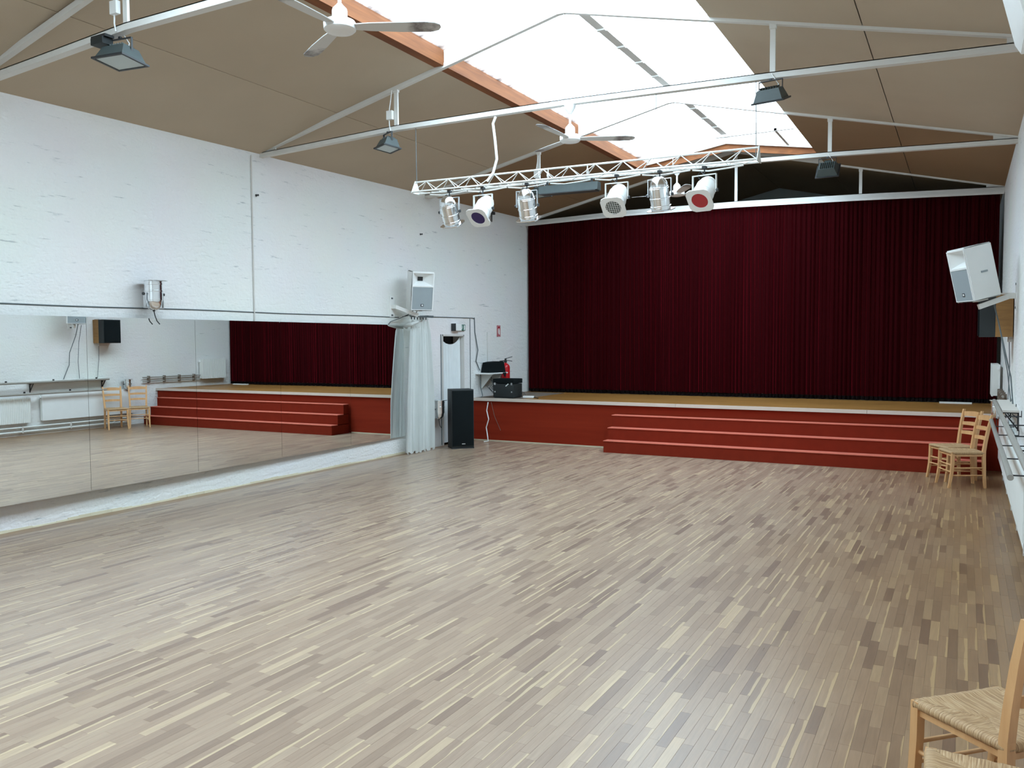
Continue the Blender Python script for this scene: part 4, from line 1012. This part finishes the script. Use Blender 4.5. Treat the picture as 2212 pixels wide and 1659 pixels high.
t = thing('heating_pipe', 'pair of rusty pale pipes above the stage on the right wall', 'pipe', (0, 0, 0))
for z_ in (.93, 1.02):
    MB().tube([(XR-.05, 12.35, z_), (XR-.05, 13.95, z_)], .014, 10).build('pipe', 'barrewood', t, smooth=60)
for k in range(4): MB().box(XR-.07, XR-.002, 12.5+k*.42, 12.53+k*.42, .90, 1.05).build('clip', 'dust', t)

# ------------------------------------------------------------------ chairs
def rush_seat():
    """four triangular woven fields over a cushiony frame; uv: v runs across the strands"""
    wf, wb, d = .195, .165, .185; z0, z1 = .400, .432
    # seat outline corners: front-left, front-right, back-right, back-left  (front = +Y)
    C = [Vector((-wf, d, 0)), Vector((wf, d, 0)), Vector((wb, -d, 0)), Vector((-wb, -d, 0))]
    mids = [Vector((-.045, 0, 0)), Vector((.045, 0, 0))]
    fields = [(C[0], C[1], mids[1], mids[0]), (C[1], C[2], mids[1], mids[1]), (C[2], C[3], mids[0], mids[1]), (C[3], C[0], mids[0], mids[0])]
    vs = []; fs = []; uvs = []
    N = 10; K = 16
    for (a, b, m1, m0) in fields:
        # a,b outer edge; converge to m0 (from a) and m1 (from b)
        out = ((a+b)/2).normalized(); base = len(vs); grid = []
        prof = [(-.0, z0), (.010, z0+.004), (.014, .5*(z0+z1)), (.010, z1-.004), (0, z1+.001)]
        rows = []
        for o_, z_ in prof: rows.append((0, o_, z_))
        for q in range(1, N+1):
            t_ = q/N; rows.append((t_, 0, z1-.010*t_**.8+(.004 if q == 1 else 0)))
        nrm = Vector((b-a).yxz); nrm = Vector((-(b-a).y, (b-a).x, 0)).normalized()
        if nrm.dot((a+b)/2) < 0: nrm = -nrm
        for (t_, o_, z_) in rows:
            for k in range(K+1):
                u = k/K; P = a.lerp(b, u); Q = m0.lerp(m1, u)
                p = P.lerp(Q, t_)+nrm*o_
                vs.append((p.x, p.y, z_+.0015*math.sin(u*60))); grid.append((u*(b-a).length*2.2, t_*.2+o_))
        R_ = len(rows)
        for i in range(R_-1):
            for k in range(K):
                q = [i*(K+1)+k, i*(K+1)+k+1, (i+1)*(K+1)+k+1, (i+1)*(K+1)+k]
                fs.append([base+j for j in q])
                L_ = (b-a).length
                uvs += [(grid[j][1]*2, P_uv(vs[base+j], a, b)) for j in q]
    me = bpy.data.meshes.new('seat'); me.from_pydata(vs, [], fs)
    ul = me.uv_layers.new(name='UVMap'); ul.data.foreach_set('uv', [c_ for u_ in uvs for c_ in u_])
    bm = bmesh.new(); bm.from_mesh(me); bmesh.ops.recalc_face_normals(bm, faces=bm.faces[:]); bm.to_mesh(me); bm.free()
    me.materials.append(M['rush']); me.polygons.foreach_set('use_smooth', [True]*len(me.polygons))
    return me
def P_uv(p, a, b):
    # strands cross the rail of their own field, so v runs along that rail
    e = (b-a).normalized(); v = Vector((p[0], p[1], 0))-a
    return v.dot(e)
def chair(label, loc, rz, group=None):
    t = thing('rush_chair', label, 'chair', loc, rz, group)   # faces +Y
    o = bpy.data.objects.new('seat', rush_seat()); COL.objects.link(o); o.parent = t
    def sqpath(pts, hw):
        b = MB(); n = len(pts); vs = []
        for p, h in zip(pts, hw): vs += [(p[0]-h, p[1]-h, p[2]), (p[0]+h, p[1]-h, p[2]), (p[0]+h, p[1]+h, p[2]), (p[0]-h, p[1]+h, p[2])]
        fs = [(3, 2, 1, 0), tuple(4*(n-1)+j for j in range(4))]
        for i in range(n-1):
            for j in range(4): fs.append((i*4+j, i*4+(j+1) % 4, (i+1)*4+(j+1) % 4, (i+1)*4+j))
        return b.add(vs, fs)
    for s in (-1, 1):
        # front leg, sabre curved at the foot
        x_ = s*.188; yf = .178
        sqpath([(x_+s*.004, yf+.042, 0), (x_+s*.002, yf+.026, .08), (x_, yf+.010, .18), (x_, yf+.002, .30), (x_, yf, .4285)], [.011, .014, .016, .017, .017]).build('leg', 'beech', t)
        # rear leg running up into the back post
        xb = s*.160; yb = -.180
        sqpath([(xb+s*.004, yb-.018, 0), (xb+s*.002, yb-.008, .14), (xb, yb, .36), (xb, yb, .44), (xb+s*.004, yb-.016, .56), (xb+s*.010, yb-.044, .72), (xb+s*.016, yb-.078, .872)], [.014, .016, .018, .018, .017, .016, .013]).build('back_post', 'beech', t)
    # curved slats
    for (z_, yb) in ((.815, -.246), (.695, -.220), (.580, -.199)):
        b = MB(); n = 10; vs = []
        W = .162 if z_ > .8 else .158
        for k in range(n+1):
            u = -1+2*k/n; x_ = u*W; y_ = yb-.030*(1-u*u); hh = .026 if z_ > .8 else .020
            up_ = .012*(1-u*u) if z_ > .8 else .006*(1-u*u)
            vs += [(x_, y_-.005, z_-hh), (x_, y_+.005, z_-hh), (x_, y_+.005-.004, z_+hh+up_), (x_, y_-.009, z_+hh+up_)]
        fs = [(3, 2, 1, 0), tuple(4*n+j for j in range(4))]
        for k in range(n):
            for j in range(4): fs.append((k*4+j, k*4+(j+1) % 4, (k+1)*4+(j+1) % 4, (k+1)*4+j))
        b.add(vs, fs).build('slat', 'beech', t, smooth=40)
    def rod(p, q, r=.0085): MB().tube([p, q], r, 8).build('stretcher', 'beech', t, smooth=60)
    rod((-.186, .186, .27), (.186, .186, .27)); rod((-.187, .192, .19), (.187, .192, .19))
    for s in (-1, 1): rod((s*.187, .184, .24), (s*.162, -.184, .24)); rod((s*.187, .190, .15), (s*.163, -.187, .15))
    rod((-.163, -.186, .20), (.163, -.186, .20))
    MB().beam((-.188, .178, .388), (.188, .178, .388), .016, .022).beam((-.160, -.180, .388), (.160, -.180, .388), .016, .022).beam((-.188, .178, .388), (-.160, -.180, .388), .016, .022).beam((.188, .178, .388), (.160, -.180, .388), .016, .022).build('seat_rail', 'beech', t)
    return t
c0 = chair('beech rush-seat chair nearest the viewer in full view of its back post', (0, 0, 0), 0, 'beech chairs with rush seats')
# seat corner data: local +Y is the front
def place(o, cx, cy, face_deg):  # facing direction in degrees from +X
    o.location = (cx, cy, 0); o.rotation_euler = (0, 0, R(face_deg-90))
fa = 135
ax = Vector((math.cos(R(fa)), math.sin(R(fa)), 0)); wx = Vector((-ax.y, ax.x, 0))   # left of facing
Acorner = Vector((-.125, 3.345, 0))
ctr = Acorner-ax*.178-wx*.188
place(c0, ctr.x, ctr.y, fa)
c0['label'] = 'foreground beech chair with rush seat and tall back post, complete seat in view'
def mk(cx, cy, fd, lb): return dup(c0, (cx, cy, 0), (0, 0, R(fd-90)), lb)
mk(.115, 2.775, 182, 'foreground beech chair of which only the rush seat corner shows at the bottom edge')
mk(-.10, 11.80, 214, 'beech chair with rush seat standing against the red steps')
mk(.0, 11.31, 202, 'beech chair with rush seat overlapping the other one by the right wall radiator')
